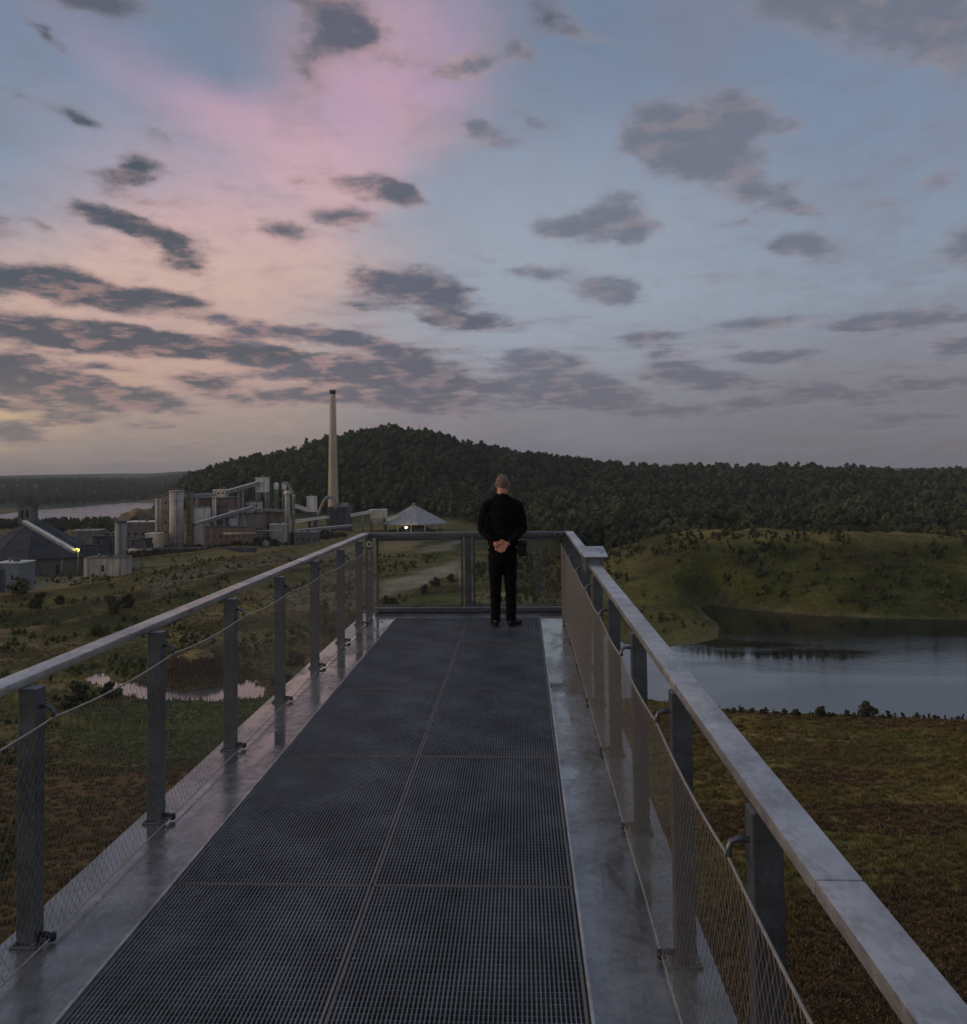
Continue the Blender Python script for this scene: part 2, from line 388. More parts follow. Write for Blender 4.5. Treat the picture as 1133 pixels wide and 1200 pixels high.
def gpl(lst, z=-42.5): return [tuple(gp(a, b, z).xy) for a, b in lst]
LAKE_Z, POND_Z, RIVER_Z = -43.6, -41.0, -63.0
LAKE = gpl([(843,738),(838,748),(815,754),(787,757),(755,763),(727,752),(696,738),(676,752),(668,800),(690,815),(720,818),(760,820),(800,826),(850,832),(920,836),(1000,839),(1133,845),(1300,855),(1500,850),(1500,735),(1300,728),(1133,726),(1040,725),(960,722),(905,717),(860,713),(835,710),(818,711),(826,720),(838,729)], LAKE_Z)
POND_RAW = gpl([(100,797),(118,789),(136,800),(165,804),(200,812),(240,811),(262,808),(285,796),(305,803),(313,811),(300,818),(262,820),(225,821),(190,820),(150,816),(120,806)], POND_Z)
def ragged(poly, amp, n=6):
    out = []
    for i in range(len(poly)):
        a, b = Vector(poly[i]), Vector(poly[(i + 1) % len(poly)])
        for k in range(n):
            q = a.lerp(b, k / n); out.append((q.x + amp * mnoise.noise(Vector((q.x * .35, q.y * .35, 1))), q.y + amp * mnoise.noise(Vector((q.x * .35, q.y * .35, 7)))))
    return out
POND = ragged(POND_RAW, 2.6)
RIVER = gpl([(-260,610),(0,603),(30,599),(85,595),(115,592),(150,589),(185,589),(185,597),(150,604),(110,612),(60,620),(-10,625),(-260,640)], RIVER_Z)
RIDGE_PX = [(-400,566),(0,566),(120,574),(175,573),(200,562),(220,556),(260,545),(300,538),(345,529),(380,517),(400,512),(430,506),(455,501),(480,505),(495,504),(520,509),(550,519),(600,528),(680,538),(760,545),(850,545),(950,547),(1050,550),(1133,551),(1500,556)]
_ra, _rz = [], []
for a, b in RIDGE_PX:
    p = at(a, b, 1100.0); _ra.append(p.x / p.y); _rz.append(p.z - (13.0 if a < 520 else 16.0))
BANK1 = gpl([(-60,712),(60,704),(150,690),(240,673),(330,655),(430,634)])
BANK2 = gpl([(150,664),(230,655),(300,643),(400,628)])
BANK3 = gpl([(-30,755),(60,745),(140,728),(230,700),(330,672)])
BANK4 = gpl([(170,702),(300,674),(430,650)])
BANK5 = gpl([(-40,735),(60,722),(150,706),(260,690),(390,668)])
OCHRE_MOUND = gp(225, 788, -40.0)
def height(x, y):
    a = x / np.maximum(y, 1.0); r = np.hypot(x, y)
    z = -42.3 + 2.0 * fbm2(x, y, 60, 4, 3) + 0.9 * fbm2(x, y, 9, 3, 9)
    # plant plateau and what falls away to the river
    pl = sstep(260, 330, y) * (1 - sstep(640, 700, y)) * sstep(0.06, -0.02, a)
    z = z * (1 - 0.8 * pl) + -41.0 * 0.8 * pl
    low = sstep(620, 1050, y) * sstep(-0.36, -0.44, a)
    z = z * (1 - low) + (-60.0 + 3 * fbm2(x, y, 200, 3, 5)) * low
    # banks in the old terraces
    for bk, hh, w in ((BANK1, 3.4, 8), (BANK2, 2.6, 8), (BANK3, 2.8, 7), (BANK4, 2.4, 6), (BANK5, 2.4, 7)):
        z = z + hh * np.exp(-(line_d(x, y, bk) / w) ** 2)
    # scrubby mound beyond the lake
    md = sstep(258, 304, y + 9 * fbm2(x, y, 40, 2, 21)) * (1 - sstep(335, 440, y))
    mx = sstep(6, 75, x + 0.10 * (y - 300)) * (1 - 0.35 * sstep(150, 260, x))
    z = z + md * mx * (19.5 + 5 * fbm2(x, y, 50, 3, 31) + 4 * fbm2(x, y, 16, 3, 33))
    # the wooded hill
    rz = np.interp(a, _ra, _rz)
    up = sstep(640, 1110, y + 60 * fbm2(x, y, 240, 3, 41)) * (1 - 0.55 * sstep(1250, 2100, y))
    hill = np.maximum(rz + 42, 0) * np.where(y > 0, up, 0)
    hill = hill * sstep(-0.46, -0.40, a)
    z = z + hill * (1 + 0.10 * fbm2(x, y, 120, 3, 51))
    # far country beyond the river
    fl = sstep(1900, 6500, r) * sstep(-0.30, -0.42, a)
    z = z + fl * (50 + 34 * fbm2(x, y, 1500, 3, 61))
    z = z + sstep(2300, 3000, r) * (1 - sstep(3200, 4200, r)) * sstep(-0.42, -0.52, a) * (16 + 16 * fbm2(x, y, 900, 2, 71))
    # steep slope under the lookout
    nr = 1 - sstep(-6, 26, y)
    z = z * (1 - nr) + nr * (-2.2 - 6 * sstep(10, 60, np.abs(x)) + 0.8 * fbm2(x, y, 12, 3, 81))
    # waters
    d = poly_sd(x, y, LAKE); z = np.where(d < 8, np.minimum(z, LAKE_Z + 0.12 * np.maximum(d, -25) + 0.02 + 0.30 * fbm2(x, y, 6, 3, 91)) * sstep(8, 0, d) + z * (1 - sstep(8, 0, d)), z)
    z = np.where((d > 0.4) & (d < 30), np.maximum(z, LAKE_Z + 0.12 + 0.02 * d), z)
    d = poly_sd(x, y, POND); z = np.where(d < 5, np.minimum(z, POND_Z + 0.2 * np.maximum(d, -9)) * sstep(5, 0, d) + z * (1 - sstep(5, 0, d)), z)
    z = np.where((d > 0.3) & (d < 14), np.maximum(z, POND_Z + 0.10), z)
    d = poly_sd(x, y, RIVER); z = np.where(d < 60, (RIVER_Z + 0.06 * np.maximum(d, -60)) * sstep(60, 0, d) + z * (1 - sstep(60, 0, d)), z)
    z = np.where((d > 3) & (d < 150), np.maximum(z, RIVER_Z + 1.0), z)
    dm = np.hypot((x - OCHRE_MOUND.x) / 9.5, (y - OCHRE_MOUND.y - 3) / 5.0)
    z = np.where(dm < 1.7, np.maximum(z, -42.0 + 6.2 * np.exp(-dm ** 2 * 1.3)), z)
    return z
ang = np.concatenate([np.linspace(-180, -42, 90, endpoint=False), np.linspace(-42, 40, 900, endpoint=False), np.linspace(40, 180, 90, endpoint=False)])
ang = np.radians(ang); NA = len(ang)
rad = np.concatenate([np.geomspace(5, 60, 40, endpoint=False), np.geomspace(60, 520, 290, endpoint=False), np.geomspace(520, 9000, 150)])
NR = len(rad)
GX = np.concatenate([[0.0], (rad[:, None] * np.sin(ang)[None, :]).ravel()]); GY = np.concatenate([[0.0], (rad[:, None] * np.cos(ang)[None, :]).ravel()])
GZ = height(GX, GY)
_i = (1 + np.arange(NR - 1)[:, None] * NA + np.arange(NA)[None, :]); _j = (1 + np.arange(NR - 1)[:, None] * NA + (np.arange(NA)[None, :] + 1) % NA)
quads = np.stack([_i, _i + NA, _j + NA, _j], -1).reshape(-1, 4)
tris = np.stack([np.zeros(NA, int), 1 + np.arange(NA), 1 + (np.arange(NA) + 1) % NA], -1)
me = bpy.data.meshes.new('ground'); nv = len(GX); nq = len(quads); ntr = len(tris)
me.vertices.add(nv); me.vertices.foreach_set('co', np.stack([GX, GY, GZ], -1).ravel().astype(np.float32))
me.loops.add(nq * 4 + ntr * 3); me.loops.foreach_set('vertex_index', np.concatenate([quads.ravel(), tris.ravel()]).astype(np.int32))
me.polygons.add(nq + ntr)
me.polygons.foreach_set('loop_start', np.concatenate([np.arange(nq) * 4, nq * 4 + np.arange(ntr) * 3]).astype(np.int32))
me.polygons.foreach_set('use_smooth', np.ones(nq + ntr, bool))
me.update(calc_edges=True); me.validate()
# what grows or lies on the ground where (albedo)
col = np.tile(np.array([0.070, 0.068, 0.032]), (nv, 1))
def lay(mask, c):
    global col
    col = col * (1 - mask[:, None]) + np.array(c)[None, :] * mask[:, None]
def patch(pxs, c, soft=4.0, amt=1.0, z=-42.0, wob=6.0):
    d = poly_sd(GX, GY, gpl(pxs, z)) + wob * 2 * fbm2(GX, GY, 14, 4, len(pxs) + int(c[0] * 1000))
    lay(amt * sstep(soft, -soft, d), c)
aa = GX / np.maximum(GY, 1.0)
nb = fbm2(GX, GY, 30, 5, 111); ns = fbm2(GX, GY, 5, 4, 121)
fr = GY > 0
# left terraces
lay(sstep(-0.10, 0.15, nb) * 0.85 * sstep(0.0, -0.1, aa), (0.105, 0.088, 0.048))
lay(sstep(0.02, 0.2, fbm2(GX, GY, 22, 4, 131)) * 0.8, (0.034, 0.040, 0.020))
patch([(-40,704),(60,700),(160,678),(250,664),(430,634),(430,622),(300,632),(180,655),(90,672),(-40,690)], (0.115, 0.098, 0.052), 3, 0.85)
patch([(-40,692),(60,694),(110,676),(170,668),(170,660),(100,664),(-40,676)], (0.085, 0.082, 0.078), 3, 0.9)
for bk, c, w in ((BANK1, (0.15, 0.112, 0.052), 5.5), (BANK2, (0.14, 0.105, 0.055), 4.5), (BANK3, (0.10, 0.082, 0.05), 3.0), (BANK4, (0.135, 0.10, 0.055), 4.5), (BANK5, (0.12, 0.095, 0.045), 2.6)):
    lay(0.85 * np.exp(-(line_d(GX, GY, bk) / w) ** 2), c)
    bk2 = [(a, b - 7) for a, b in bk]; lay(0.7 * np.exp(-(line_d(GX, GY, bk2) / 2.6) ** 2), (0.035, 0.030, 0.018))  # shadow line painted dark along the near side of each bank
patch([(170,690),(300,662),(430,640),(430,655),(330,672),(240,690),(180,705)], (0.115, 0.10, 0.085), 4, 0.8)
patch([(-30,760),(30,740),(70,752),(110,742),(110,755),(30,775),(-30,790)], (0.12, 0.095, 0.06), 4, 0.7)
# what shows through the end panels: gravel, pale field, scrub
patch([(443,655),(443,637),(500,633),(478,646),(462,650)], (0.19, 0.155, 0.105), 5, 0.9)
patch([(492,643),(540,634),(545,637),(520,647),(495,650)], (0.15, 0.145, 0.14), 4, 0.9)
patch([(440,672),(470,664),(540,650),(600,640),(640,640),(640,650),(560,662),(480,676),(440,690)], (0.095, 0.088, 0.042), 6, 0.8)
patch([(440,703),(446,687),(478,676),(520,664),(541,656),(541,671),(512,680),(494,690),(468,697)], (0.205, 0.185, 0.175), 4, 0.95)
patch([(300,700),(330,690),(420,668),(440,690),(425,712),(350,716)], (0.12, 0.112, 0.105), 7, 0.75)
patch([(552,703),(556,697),(592,694),(640,700),(660,704),(630,709)], (0.20, 0.17, 0.11), 4, 0.8)
patch([(600,712),(620,700),(660,690),(690,700),(660,720)], (0.12, 0.11, 0.09), 7, 0.5)
# grass and heather below the left rail
patch([(60,895),(105,838),(190,826),(310,820),(345,838),(330,872),(250,892),(140,900)], (0.050, 0.064, 0.024), 7, 0.85)
patch([(-80,1150),(-80,880),(60,872),(180,893),(260,890),(330,885),(420,1150)], (0.092, 0.056, 0.030), 4, 0.9)
lay(sstep(20, 5, np.hypot(GX - OCHRE_MOUND.x, GY - OCHRE_MOUND.y)) * sstep(-39.2, -37.8, GZ + 1.2 * ns), (0.13, 0.098, 0.062))
lay(sstep(20, 5, np.hypot(GX - OCHRE_MOUND.x - 3, GY - OCHRE_MOUND.y + 4)) * sstep(-37.6, -39.2, GZ) * 0.9, (0.030, 0.025, 0.017))
# right meadow
mead = sstep(0.03, 0.10, aa) * (1 - sstep(155, 165, GY)) * fr
lay(mead, (0.118, 0.086, 0.032))
lay(mead * sstep(-0.02, 0.22, fbm2(GX, GY * 2.6, 26, 4, 141)), (0.100, 0.070, 0.026))
lay(mead * sstep(0.02, 0.2, fbm2(GX, GY * 3.0, 17, 4, 151)) * 0.8, (0.052, 0.036, 0.018))
lay(mead * sstep(0.04, 0.24, fbm2(GX, GY * 1.5, 18, 4, 161)) * 0.8, (0.075, 0.080, 0.027))
lay(mead * (1 - sstep(74, 98, GY + 10 * nb)) * 0.8, (0.052, 0.032, 0.018))  # nearest meadow reddish brown, vignette darkening put into the colour
for tr, c, w in (([(800,858),(900,866),(1000,870),(1140,880),(1300,890)], (0.145, 0.108, 0.050), 1.6), ([(830,880),(930,884),(1040,893),(1140,902),(1300,915)], (0.032, 0.022, 0.012), 2.6), ([(860,905),(960,915),(1133,930),(1300,940)], (0.125, 0.095, 0.04), 2.2), ([(900,940),(1000,952),(1133,965),(1300,980)], (0.036, 0.022, 0.012), 2.8), ([(930,1000),(1133,1010),(1300,1030)], (0.10, 0.066, 0.032), 2.0)):
    lay(0.75 * np.exp(-((line_d(GX, GY, gpl(tr, -43)) + 5 * fbm2(GX, GY, 15, 3, 195)) / w) ** 2) * (0.4 + 0.6 * sstep(-.2, .1, nb)), c)
# mound and headland
mdm = sstep(235, 262, GY) * (1 - sstep(430, 470, GY)) * sstep(-4, 14, GX)
lay(mdm, (0.034, 0.040, 0.016))
lay(mdm * sstep(-0.05, 0.2, nb) * 0.9, (0.054, 0.053, 0.022))
lay(mdm * sstep(0.0, 0.2, fbm2(GX, GY, 16, 4, 171)) * 0.7, (0.036, 0.032, 0.018))
lay(mdm * sstep(-26, -22.5, GZ) * 0.7, (0.115, 0.098, 0.042))
patch([(700,640),(760,700),(838,735),(838,750),(780,758),(700,738),(660,740),(660,650)], (0.066, 0.068, 0.028), 5, 0.8)
dl = poly_sd(GX, GY, LAKE)
lay(sstep(2.6, 1.2, dl) * sstep(-0.6, 0.4, dl) * sstep(180, 215, GY) * (0.35 + 0.5 * sstep(-0.1, 0.15, ns)), (0.075, 0.065, 0.05))
lay(sstep(0.0, -2.0, dl), (0.02, 0.02, 0.016))
dpnd = poly_sd(GX, GY, POND); lay(sstep(0.2, -1.0, dpnd), (0.03, 0.03, 0.025))
# woodland floor, far country
wood = sstep(445, 470, GY) * sstep(-0.06, 0.03, aa) + sstep(690, 730, GY) * sstep(-0.42, -0.39, aa)
lay(np.clip(wood, 0, 1), (0.022, 0.026, 0.013))
farm = sstep(1750, 1900, np.hypot(GX, GY)) * sstep(-0.36, -0.42, aa) * fr
lay(farm, (0.030, 0.040, 0.030)); lay(farm * sstep(0.08, 0.14, fbm2(GX, GY * 0.6, 700, 3, 181)), (0.085, 0.090, 0.060))
lay(farm * sstep(0.12, 0.16, fbm2(GX, GY * 0.5, 330, 3, 191)), (0.02, 0.03, 0.02))
fld = gpl([(48,617),(100,617),(165,620),(165,632),(110,640),(60,640)], -42)
lay(sstep(6, -6, poly_sd(GX, GY, fld)) * 0.9, (0.13, 0.108, 0.055))
lay(np.clip(1 - sstep(10, 45, GY), 0, 1) * (np.abs(GX) < 200), (0.05, 0.045, 0.025))
col = np.clip(col * np.array([2.5, 2.32, 1.72]), 0, 0.5)
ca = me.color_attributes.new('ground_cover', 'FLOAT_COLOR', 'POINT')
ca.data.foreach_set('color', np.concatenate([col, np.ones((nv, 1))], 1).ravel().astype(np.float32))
gm = bpy.data.materials.new('ground_cover'); gm.use_nodes = True; t = gm.node_tree; p = t.nodes['Principled BSDF']
att = node('ShaderNodeAttribute', t); att.attribute_name = 'ground_cover'
pos = node('ShaderNodeNewGeometry', t).outputs['Position']
n1 = noise_t(pos, 0.9, 6, 0.7, t).outputs[0]; n2 = noise_t(pos, 0.11, 6, 0.65, t).outputs[0]; n3 = noise_t(vmath('MULTIPLY', pos, (1, 2.2, 1), t), 3.5, 3, 0.7, t).outputs[0]
f = M('ADD', M('MULTIPLY', n1, 0.4, tree=t), M('ADD', M('MULTIPLY', n2, 0.35, tree=t), M('MULTIPLY', n3, 0.25, tree=t), tree=t), tree=t)
link(mixc(1.0, att.outputs['Color'], ramp(smooth(f, 0.33, 0.67, t), [(0, (0.42, 0.40, 0.40, 1)), (0.5, (0.92, 0.92, 0.92, 1)), (1, (1.6, 1.58, 1.45, 1))], t), t, 'MULTIPLY'), p.inputs['Base Color'], t)
p.inputs['Roughness'].default_value = 0.95; p.inputs['Specular IOR Level'].default_value = 0.1
bn = node('ShaderNodeBump', t); bn.inputs['Strength'].default_value = 0.6; bn.inputs['Distance'].default_value = 0.6
link(n1, bn.inputs['Height'], t); link(bn.outputs[0], p.inputs['Normal'], t)
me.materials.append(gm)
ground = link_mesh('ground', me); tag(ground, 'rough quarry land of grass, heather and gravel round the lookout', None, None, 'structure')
def gz(x, y): return float(height(np.array([float(x)]), np.array([float(y)]))[0])
def gzs(x, y): return height(np.asarray(x, float), np.asarray(y, float))

# waters
def water(name, pts, z, label, sx, bump, tint, rough=0.03, ior=2.5):
    bm = bmesh.new(); vs = [bm.verts.new((x, y, z)) for x, y in pts]; bm.faces.new(vs)
    bmesh.ops.triangulate(bm, faces=bm.faces[:])
    m = bpy.data.materials.new(name); m.use_nodes = True; t = m.node_tree; p = t.nodes['Principled BSDF']
    p.inputs['Base Color'].default_value = (*tint, 1); p.inputs['IOR'].default_value = ior
    pos = node('ShaderNodeNewGeometry', t).outputs['Position']
    w1 = noise_t(vmath('MULTIPLY', pos, sx, t), 1.0, 4, 0.6, t).outputs[0]
    patchn = smooth(noise_t(vmath('MULTIPLY', pos, (0.014, 0.045, 1), t), 1.0, 4, 0.6, t).outputs[0], 0.4, 0.62, t)
    put(p.inputs['Roughness'], M('ADD', rough, M('MULTIPLY', patchn, 0.10, tree=t), tree=t), t)
    b = node('ShaderNodeBump', t); b.inputs['Distance'].default_value = 0.10
    put(b.inputs['Strength'], M('MULTIPLY', M('ADD', patchn, 0.25, tree=t), bump, tree=t), t)
    link(w1, b.inputs['Height'], t); link(b.outputs[0], p.inputs['Normal'], t)
    o = obj(name, bm, m)
    if o.data.polygons[0].normal.z < 0: o.data.flip_normals()
    return tag(o, label, None, None, "structure")
def grow(poly, d):
    """push an outline outwards so the water runs in under its banks"""
    n = len(poly); area = sum(poly[i][0] * poly[(i + 1) % n][1] - poly[(i + 1) % n][0] * poly[i][1] for i in range(n)); s = 1 if area > 0 else -1
    out = []
    for i in range(n):
        a, b, c = Vector(poly[i - 1]), Vector(poly[i]), Vector(poly[(i + 1) % n])
        n1 = Vector(((b - a).y, -(b - a).x)).normalized(); n2 = Vector(((c - b).y, -(c - b).x)).normalized()
        q = b + (n1 + n2).normalized() * d * s; out.append((q.x, q.y))
    return out
water('lake_water', grow(LAKE, 1.6), LAKE_Z, 'still dark quarry lake mirroring the scrubby mound', (0.45, 1.1, 1), 0.38, (0.012, 0.016, 0.018))
water('pond_water', grow(POND_RAW, 4.5), POND_Z, 'small bright pond below the left railing', (0.8, 0.8, 1), 0.05, (0.13, 0.13, 0.13), 0.05, 4.0)
water('river_water', grow(RIVER, 8.0), RIVER_Z, 'pale river shining beyond the plant', (0.06, 0.1, 1), 0.5, (0.16, 0.16, 0.165), 0.22, 4.5)

# evening haze over the whole country
bm = bmesh.new(); box(bm, -9600, 9600, -9600, 9600, -90, 92)
hm = bpy.data.materials.new('haze'); hm.use_nodes = True; t = hm.node_tree; t.nodes.clear()
o_ = node('ShaderNodeOutputMaterial', t); pv = node('ShaderNodeVolumePrincipled', t)
pv.inputs['Color'].default_value = (0.86, 0.89, 0.95, 1); pv.inputs['Density'].default_value = 7.5e-5
pv.inputs['Anisotropy'].default_value = 0.0
link(pv.outputs[0], o_.inputs['Volume'], t)
hz_ = obj('haze', bm, hm); tag(hz_, 'thin blue evening haze over the valley', None, None, 'stuff')
# ------------------------------------------------------------------ the cement works
CONC = material('weathered_concrete', (0.50, 0.445, 0.36), 0.9, 0, 0.3, 0.35, (1, 1, 0.25), 0.2, 3.0)
CONC_D = material('dark_concrete', (0.15, 0.142, 0.13), 0.9, 0, 0.35, 0.4, (1, 1, 0.25), 0.2, 3.0)
TAN = material('chimney_concrete', (0.55, 0.44, 0.31), 0.85, 0, 0.22, 0.2, (1, 1, 0.12), 0.1, 2.0)
BRICK = material('brown_cladding', (0.25, 0.165, 0.12), 0.9, 0, 0.3, 0.3, (1, 1, 0.3))
BRICK_P = material('pink_cladding', (0.33, 0.255, 0.205), 0.9, 0, 0.25, 0.3, (1, 1, 0.3))
CREAM = material('cream_sheet', (0.80, 0.71, 0.54), 0.75, 0, 0.22, 0.5, (1, 1, 0.2))
WHITE = material('white_sheet', (0.80, 0.76, 0.68), 0.7, 0, 0.22, 0.5, (1, 1, 0.2))
GREYSH = material('grey_sheet', (0.30, 0.295, 0.285), 0.65, 0.1, 0.25, 0.4, (1, 1, 0.2))
SLATE = material('slate_sheet', (0.085, 0.09, 0.10), 0.75, 0, 0.3, 0.3, (1, 1, 0.3))
ROOFD = material('dark_roof_sheet', (0.050, 0.050, 0.056), 0.7, 0, 0.35, 0.25)
ROOFG = material('grey_roof_sheet', (0.42, 0.41, 0.40), 0.7, 0, 0.2, 0.4)
PIPEM = material('dull_pipe', (0.27, 0.26, 0.245), 0.6, 0.3, 0.25, 1.0)
WINM = material('dark_window', (0.02, 0.022, 0.026), 0.15, 0, 0.2, 1.0)
RUST = material('rusty_tower', (0.26, 0.19, 0.12), 0.85, 0, 0.35, 0.4, (1, 1, 0.2))
OCHR = material('ochre_rock', (0.31, 0.23, 0.12), 0.95, 0, 0.4, 0.12, None, 0.6, 0.6, (0.12, 0.09, 0.055))
LAMP_Y = emissive('lamp_yellow', (1.0, 0.80, 0.06), 7.0)
LAMP_W = emissive('lamp_warm', (1.0, 0.88, 0.36), 6.0)
LITW = emissive('lit_window', (1.0, 0.86, 0.6), 8.0)

def span(px0, px1, py0, py1, Y):
    a, b = at(px0, py1, Y), at(px1, py0, Y); return a.x, b.x, a.z, b.z
def block(name, label, cat, px0, px1, py0, py1, Y, depth, mat, roof=None, win=None, group=None, rz=0.0, parapet=0.5, bands=0, ribs=0, grounded=True, roofslope=0):
    """a box building seen between two pixel columns: wall, roof slab, ribs, windows"""
    x0, x1, z0, z1 = span(px0, px1, py0, py1, Y); w = x1 - x0
    zb = min(z0, gz((x0 + x1) / 2, Y) - 0.3) if grounded else z0
    root = empty(name, ((x0 + x1) / 2, Y, zb), label, cat, group, rz); h = z1 - zb
    bm = bmesh.new(); box(bm, -w / 2, w / 2, 0, depth, 0, h - parapet)
    for k in range(bands):
        zz_ = h * (k + 1) / (bands + 1); box(bm, -w / 2 - 0.12, w / 2 + 0.12, -0.12, depth + 0.12, zz_ - 0.2, zz_ + 0.2)
    for k in range(ribs):
        xx = -w / 2 + w * (k + 0.5) / ribs; box(bm, xx - 0.14, xx + 0.14, -0.16, 0.02, 0.1, h - parapet - 0.1)
    obj('wall', bm, mat, root)
    bm = bmesh.new(); box(bm, -w / 2 - 0.3, w / 2 + 0.3, -0.3, depth + 0.3, h - parapet + 0.004, h)
    if roofslope:
        for v in bm.verts:
            if v.co.z > h - 0.01: v.co.z += roofslope * (v.co.x / w)
    obj('roof', bm, roof or mat, root)
    q = random.Random(int(px0 * 10))
    if w > 5:
        for xx in (-w * q.uniform(.3, .46), w * q.uniform(.25, .46)):
            bm = bmesh.new(); tube(bm, [(xx, -.2, .1), (xx, -.2, h - parapet)], .13, 6); obj('downpipe', bm, PIPEM, root)
        bm = bmesh.new(); vx = w * q.uniform(-.3, .3); lathe(bm, [(.45, h + .002), (.45, h + .9), (.7, h + 1.0), (.1, h + 1.35)], 10, c=(vx, depth * .4, 0)); obj('roof_vent', bm, GREYSH, root)
        if w > 9:
            bm = bmesh.new(); vx2 = vx + w * .25 if vx < 0 else vx - w * .25; box(bm, vx2 - .9, vx2 + .9, depth * .3, depth * .3 + 1.6, h + .002, h + 1.1); obj('roof_unit', bm, SLATE, root)
    if win:
        nx, nz, ww, wh, f0, f1 = win
        wm_ = None
        for i in range(nx):
            for k in range(nz):
                xx = -w / 2 + w * (i + 0.5) / nx; zz_ = h * (f0 + (f1 - f0) * (k + 0.5) / nz)
                if wm_ is None:
                    b2 = bmesh.new(); box(b2, -ww / 2, ww / 2, -0.06, 0.05, -wh / 2, wh / 2); o = obj('window', b2, WINM, root); wm_ = o.data
                else: o = link_mesh('window', wm_, root)
                o.location = (xx, 0, zz_)
    return root, w, h
def legs(root, w, depth, h, mat, r=0.45, n=2):
    """steel trestle legs under something held up"""
    me_ = None
    for sx in (-1, 1):
        for sy in (0, 1):
            if me_ is None:
                bm = bmesh.new(); box(bm, -r, r, -r, r, -h, 0); o = obj('leg', bm, mat, root); me_ = o.data
            else: o = link_mesh('leg', me_, root)
            o.location = (sx * (w / 2 - r), r + sy * (depth - 2 * r), 0)
def silo(name, label, px0, px1, py0, py1, Y, mat, cap=None, group=None, taper=1.0, bands=4, seg=28, cat='silo'):
    x0, x1, z0, z1 = span(px0, px1, py0, py1, Y); r = (x1 - x0) / 2; cx = (x0 + x1) / 2
    zb = min(z0, gz(cx, Y) - 0.3); h = z1 - zb
    root = empty(name, (cx, Y + r, zb), label, cat, group)
    bm = bmesh.new(); lathe(bm, [(r, 0), (r * taper, h - 0.6)], seg); obj('shell', bm, mat, root)
    bm = bmesh.new(); lathe(bm, [(r * taper + 0.25, h - 0.6), (r * taper + 0.25, h), (r * taper * 0.4, h + 0.25)], seg); obj('cap', bm, cap or mat, root)
    for k in range(bands):
        zz_ = h * (k + 1) / (bands + 1); rr = r + (r * taper - r) * (zz_ / h)
        bm = bmesh.new(); lathe(bm, [(rr + 0.08, zz_ - .18), (rr + 0.08, zz_ + .18)], seg, caps=False); obj('band', bm, mat, root)
    bm = bmesh.new()
    for sx in (-.3, .3): tube(bm, [(sx + r * .5, -r * .88 - .25, .5), (sx + r * .5, -r * .88 - .25, h)], .06, 5)
    for k in range(int(h / .8)): box(bm, r * .5 - .3, r * .5 + .3, -r * .88 - .29, -r * .88 - .23, .6 + k * .8, .68 + k * .8)
    tag(obj('ladder', bm, SLATE, root), None, None, None, 'stuff')
    bm = bmesh.new()
    for k in range(12):
        a = 2 * math.pi * k / 12; b2 = 2 * math.pi * (k + 1) / 12; rr = r * taper + .15
        tube(bm, [(rr * math.cos(a), rr * math.sin(a), h), (rr * math.cos(a), rr * math.sin(a), h + 1.1)], .05, 4); tube(bm, [(rr * math.cos(a), rr * math.sin(a), h + 1.1), (rr * math.cos(b2), rr * math.sin(b2), h + 1.1)], .05, 4)
    tag(obj('guard_rail', bm, GREYSH, root), None, None, None, 'stuff')
    return root
def gallery(name, label, a, b, th, wd, mat, roofm, legpts=(), group='conveyor galleries of the works', cat='conveyor'):
    """an enclosed conveyor bridge from point a to point b (points on its axis) with trestles"""
    a, b = Vector(a), Vector(b); d = b - a; L = d.length; mid = (a + b) / 2
    root = empty(name, a, label, cat, group)
    x = d.normalized(); y = Vector((0, 0, 1)).cross(x).normalized(); z = x.cross(y)
    mt = Matrix((x, y, z)).transposed().to_4x4()
    bm = bmesh.new(); box(bm, 0, L, -wd / 2, wd / 2, -th / 2, th / 2 * 0.7, mtx=mt); obj('wall', bm, mat, root)
    bm = bmesh.new(); box(bm, -0.2, L + 0.2, -wd / 2 - 0.25, wd / 2 + 0.25, th / 2 * 0.7 + 0.003, th / 2, mtx=mt); obj('roof', bm, roofm, root)
    for f in legpts:
        p = d * f; g = gz(a.x + p.x, a.y + p.y) - a.z - 0.4
        bm = bmesh.new()
        for s in (-1, 1): tube(bm, [(p.x, p.y + s * wd * 0.4, p.z - th / 2 * 0.98), (p.x, p.y + s * wd * 0.6, g)], 0.35, 6)
        n = max(2, int((p.z - g) / 6))
        for k in range(n):
            za = g + (p.z - th / 2 - g) * k / n; zb_ = g + (p.z - th / 2 - g) * (k + 1) / n; s = 1 if k % 2 else -1
            tube(bm, [(p.x, p.y - s * wd * 0.5, za), (p.x, p.y + s * wd * 0.5, zb_)], 0.16, 5)
        obj('trestle', bm, GREYSH, root)
    return root

# the tall chimney
x0, x1, z0, z1 = span(384.2, 396.0, 457, 598, 640); cxm = (x0 + x1) / 2; zb = gz(cxm, 640) - 0.5
root = empty('factory_chimney', (cxm, 640, zb), 'very tall tan concrete chimney with a dark tip, highest thing on the skyline', 'chimney')
h = z1 - zb; rb, rt = (x1 - x0) / 2, (x1 - x0) / 2 * 0.55
bm = bmesh.new(); lathe(bm, [(rb * 1.04, 0), (rb, h * .06), (rb + (rt - rb) * .5, h * .5), (rt, h - 3.2)], 32); obj('shaft', bm, TAN, root)
bm = bmesh.new(); lathe(bm, [(rt + .02, h - 3.196), (rt + .06, h - 1.2), (rt + .25, h - 1.0), (rt + .25, h), (rt - .4, h)], 32); obj('tip', bm, SLATE, root)
bm = bmesh.new()
for k in range(int(h / 2.2)):
    zz_ = 4 + k * 2.2
    if zz_ < h - 6:
        rr = rb + (rt - rb) * zz_ / h; box(bm, -0.28, 0.28, -rr - 0.35, -rr - 0.28, zz_, zz_ + .1)
